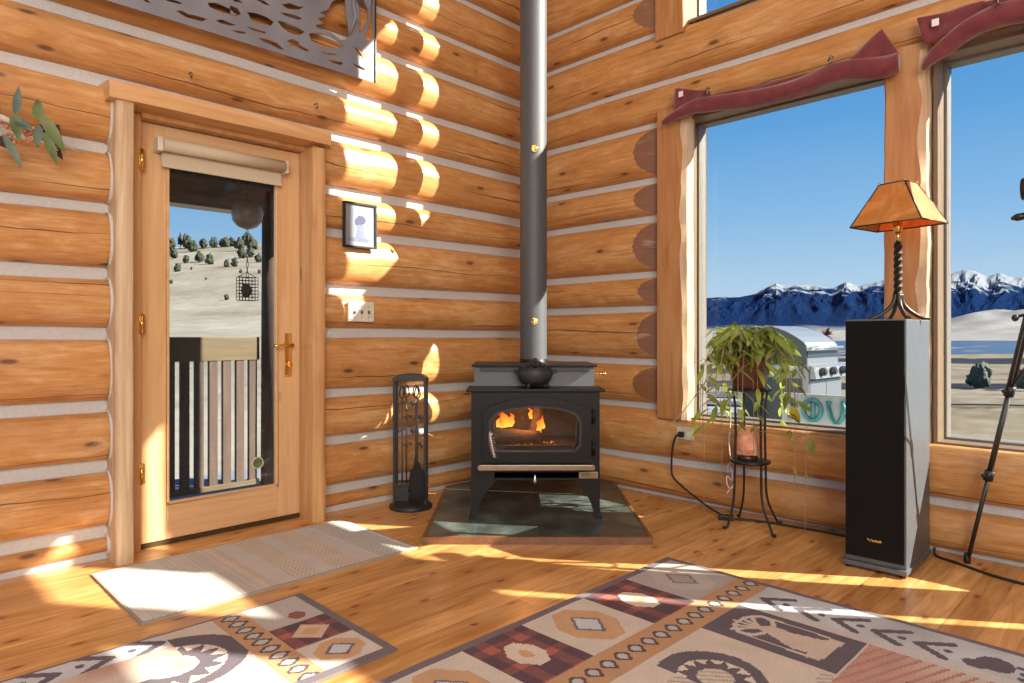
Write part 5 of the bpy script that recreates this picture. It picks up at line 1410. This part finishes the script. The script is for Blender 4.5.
m = MB(); m.box((X0, 1.06-.86, .12), (X0+.022, 1.115-.86, .74+oz), .003); m.build('corner_post', STEEL, g)
m = MB(); m.box((X0, .55-.86, .70+oz), (X0+.32, 1.06-.86, .735+oz), .006); m.build('side_shelf', STEEL, g)
m = MB(); m.box((X1-.32, .55-.86, .70+oz), (X1, 1.06-.86, .735+oz), .006); m.build('side_shelf', STEEL, g)
for x in (X0-.05, X1+.05):
    for y in (.58, 1.04):
        m = MB(); m.cyl((x-.02, y-.86, .06), (x+.02, y-.86, .06), .06, 14); m.build('wheel', BLACKP, g)
# deck in front of the windows
DECK = make_board_mat('grey_deck_board', (.10,.095,.095), (.14,.135,.135), (.18,.175,.175), axis=1, rough=.85)
m = MB(); m.box((-5.2, -.5, -.22), (-.2, 5.4, -.12)); tag(m.build('patio_floor', DECK), kind='structure')
# sign leaning outside the window
sg = tag(empty('letter_sign', (-.42, 1.865, .335)), 'pale board sign with teal letters outside the window behind the plant', 'sign')
m = MB(); m.box((-.012,-.185,-.42),(.0,.195,.318),.003); m.build('board', plain('pale_blue_white_board', (.36,.42,.46), .7, var=.2, scale=14), sg)
TEAL = plain('teal_paint', (.045,.235,.25), .5, var=.35, scale=40); DTEAL = plain('dark_teal_paint', (.02,.07,.10), .5, var=.3, scale=40)
def arcpts(cy, cz, ry, rz, a0, a1, n=22): return [(.004, cy+ry*math.cos(a0+(a1-a0)*i/n), cz+rz*math.sin(a0+(a1-a0)*i/n)) for i in range(n+1)]
m = MB(); m.tube(arcpts(-.005,.225,.052,.062,PI*.5-.0,PI*2.5), .012, 8); m.tube([(.004,-.012,.272),(.004,-.012,.180)], .007, 6); m.tube([(.004,.010,.272),(.004,.010,.180)], .007, 6); m.build('letter_o', TEAL, sg)
m = MB(); m.tube([(.004,.085,.275),(.004,.090,.235),(.004,.105,.185),(.004,.128,.140)], [.012,.015,.013,.006], 8); m.tube([(.004,.165,.285),(.004,.172,.240),(.004,.160,.190),(.004,.128,.140)], [.012,.018,.015,.006], 8); m.tube([(.004,.074,.276),(.004,.104,.274)], .007, 6); m.build('letter_v', TEAL, sg)
m = MB(); m.tube([(.004,-.150,.285),(.004,-.128,.262),(.004,-.115,.24),(.004,-.112,.205),(.004,-.095,.175),(.004,-.080,.170)], [.008,.011,.013,.013,.011,.007], 8); m.build('letter_l', DTEAL, sg)
m = MB(); m.tube(arcpts(-.005,.225,.039,.048,0,2*PI), .0025, 6); m.tube([(.0165,.093,.26),(.0165,.10,.22),(.0165,.12,.165)], .0025, 6); m.tube([(.0165,.168,.265),(.0165,.165,.22),(.0165,.14,.165)], .0025, 6); m.build('letter_lines', DTEAL, sg)

# porch outside the door
m = MB(); m.box((-.6, -3.4, -.50), (4.6, -.2, -.38)); tag(m.build('porch_floor', plain('blue_grey_deck', (.16,.17,.21), .8, scale=6)), kind='structure')
RAILW = make_board_mat('tan_porch_rail', (.075,.048,.018), (.10,.065,.026), (.125,.085,.038), axis=0, rough=.6)
BALW = make_board_mat('weathered_baluster', (.058,.032,.021), (.078,.045,.030), (.10,.062,.042), rough=.7)
pr = tag(empty('porch_railing', (1.6, -2.55, -.38)), 'wooden porch railing with wide top rail and flat balusters outside the door', 'railing')
m = MB(); m.box((.95-1.6, -.03, 1.155), (4.4-1.6, .03, 1.362), .004); m.build('top_rail', RAILW, pr)
m = MB(); m.box((.95-1.6, -.03, .03), (4.4-1.6, .03, .075), .004); m.build('bottom_rail', RAILW, pr)
x = 1.005
while x < 3.6:
    m = MB(); m.box((x-.036-1.6, -.022, .05), (x+.036-1.6, .022, 1.17), .004); m.build('baluster', BALW, pr); x += .1165
DLOG = make_board_mat('dark_porch_log', (.045,.026,.016), (.075,.045,.028), (.12,.075,.05), rough=.8)
m = MB(); m.tube([(.815, -2.5, -.38), (.815, -2.5, 1.0), (.813, -2.5, 2.3)], [.125,.12,.115], 14); tag(m.build('porch_post', DLOG), kind='structure')
m = MB(); m.box((.2, -2.66, 2.09), (4.5, -2.46, 2.34), .01); tag(m.build('porch_beam', make_board_mat('porch_beam_wood', (.10,.05,.025), (.16,.085,.045), (.22,.13,.075), axis=0)), kind='structure')
m = MB(); m.prism([(-.2,2.62),(-.2,2.70),(-3.0,2.40),(-3.0,2.32)], lambda a, b, c: (c, a, b), .2, 4.6); tag(m.build('porch_roof', make_board_mat('porch_roof_boards', (.07,.04,.025), (.11,.065,.04), (.16,.10,.065), axis=1)), kind='structure')
bf = tag(empty('hanging_bird_feeder', (1.755, -.9, 1.30)), 'hanging wire suet bird feeder under a round pale dome outside the door', 'bird feeder')
m = MB(); m.lathe([(0,.585),(.03,.583),(.06,.570),(.085,.545),(.095,.515),(.098,.49),(.090,.44),(.06,.405),(.02,.39),(0,.388)], n=28); m.build('dome', plain('pale_translucent_dome', (.26,.18,.12), .35), bf)
m = MB()
for i in range(9): 
    z = .385-.035*i; a = PI/2*(i % 2); m.tube([(.007*math.cos(2*PI*j/10)*math.cos(a), .007*math.cos(2*PI*j/10)*math.sin(a), z-.017+.020*math.sin(2*PI*j/10)) for j in range(11)], .0022, 5)
m.tube([(0,0,.58),(0,0,1.24)], .003, 5); m.build('chain', BLACKM, bf)
m = MB(); w_, h_ = .062, .075
for i in range(7):
    a = -w_+2*w_*i/6
    for y in (-.022, .022): m.cyl((a, y, -h_), (a, y, h_), .0022, 5)
for i in range(8):
    z = -h_+2*h_*i/7
    for y in (-.022, .022): m.cyl((-w_, y, z), (w_, y, z), .0022, 5)
for s_ in (-1, 1): m.tube([(s_*w_,0,h_),(0,0,h_+.035)], .0022, 5)
m.build('cage', BLACKM, bf)
m = MB(); m.ball((.006, 0, -.01), .042, 12, (.85,.45,1.15)); m.build('suet_cake', plain('dark_suet', (.05,.045,.04), .9, bump=.5), bf)
# ------------------------------------------------------------------ camera, sky, sun, fill lights
cd = D.cameras.new('camera'); cam = D.objects.new('camera', cd); COL.objects.link(cam)
cam.location = (3.5923, 3.4010, 1.0); cam.rotation_euler = (PI/2, 0, math.radians(135.237))
cd.sensor_width = 36; cd.lens = 667.5/1024*36; cd.shift_y = -6.5/1024; cd.clip_start = .05; cd.clip_end = 60000
SC.camera = cam
vs = SC.view_settings; SC.display_settings.display_device = 'sRGB'
vs.view_transform = 'Standard'; vs.look = 'None'; vs.exposure = 0.0; vs.gamma = 1.0; vs.use_curve_mapping = False

w = D.worlds.new('sky'); SC.world = w; w.use_nodes = True; t = w.node_tree; t.nodes.clear()
tc = t.nodes.new('ShaderNodeTexCoord'); sx = t.nodes.new('ShaderNodeSeparateXYZ'); t.links.new(tc.outputs['Generated'], sx.inputs[0])
rp = t.nodes.new('ShaderNodeValToRGB'); t.links.new(sx.outputs[2], rp.inputs[0]); cr = rp.color_ramp
stops = [(0.0, (.50,.66,.82)), (.07, (.46,.65,.85)), (.16, (.27,.52,.83)), (.28, (.13,.38,.76)), (.40, (.075,.29,.68)), (1.0, (.04,.18,.52))]
while len(cr.elements) < len(stops): cr.elements.new(.5)
for e, (p, c) in zip(cr.elements, stops): e.position = p; e.color = (*c, 1)
mp = t.nodes.new('ShaderNodeMapping'); mp.inputs['Scale'].default_value = (1, 1, 5.5); t.links.new(tc.outputs['Generated'], mp.inputs[0])
cn = t.nodes.new('ShaderNodeTexNoise'); cn.inputs['Scale'].default_value = 3.6; cn.inputs['Detail'].default_value = 5; t.links.new(mp.outputs[0], cn.inputs[0])
cm = t.nodes.new('ShaderNodeValToRGB'); t.links.new(cn.outputs[0], cm.inputs[0]); cm.color_ramp.elements[0].position = .56; cm.color_ramp.elements[1].position = .78
lo = t.nodes.new('ShaderNodeValToRGB'); t.links.new(sx.outputs[2], lo.inputs[0]); lo.color_ramp.elements[0].position = .05; lo.color_ramp.elements[0].color = (.5,.5,.5,1); lo.color_ramp.elements[1].position = .13; lo.color_ramp.elements[1].color = (0,0,0,1)
ml = t.nodes.new('ShaderNodeMath'); ml.operation = 'MULTIPLY'; t.links.new(cm.outputs[0], ml.inputs[0]); t.links.new(lo.outputs[0], ml.inputs[1])
mx = t.nodes.new('ShaderNodeMix'); mx.data_type = 'RGBA'; t.links.new(ml.outputs[0], mx.inputs[0]); t.links.new(rp.outputs[0], mx.inputs[6]); mx.inputs[7].default_value = (.80,.84,.88,1)
bg = t.nodes.new('ShaderNodeBackground'); t.links.new(mx.outputs[2], bg.inputs[0]); bg.inputs[1].default_value = 1.0
wo = t.nodes.new('ShaderNodeOutputWorld'); t.links.new(bg.outputs[0], wo.inputs[0])

sl = D.lights.new('sun', 'SUN'); so = D.objects.new('sun', sl); COL.objects.link(so)
sl.energy = 19.0; sl.angle = math.radians(.5); sl.color = (1.0, .95, .86)
dv = Vector((.581, -.814, -.67)); so.rotation_euler = dv.to_track_quat('-Z', 'Y').to_euler(); so.location = (-3, 6, 6)
def area(name, loc, aim, sx, sy, e, col):
    l = D.lights.new(name, 'AREA'); l.shape = 'RECTANGLE'; l.size = sx; l.size_y = sy; l.energy = e; l.color = col
    o = D.objects.new(name, l); COL.objects.link(o); o.location = loc
    o.rotation_euler = (Vector(aim)-Vector(loc)).to_track_quat('-Z', 'Y').to_euler(); return o
area('ceiling_fill', (3.6, 3.2, 4.9), (3.6, 3.2, 0), 3.5, 3.5, 55, (1, .95, .88))  # added overhead fill light, no fixture behind it
area('room_fill', (5.4, 5.9, 2.5), (3.4, .0, 1.1), 3.0, 2.6, 275, (1, .96, .90))  # soft fill added out of view to brighten the left wall
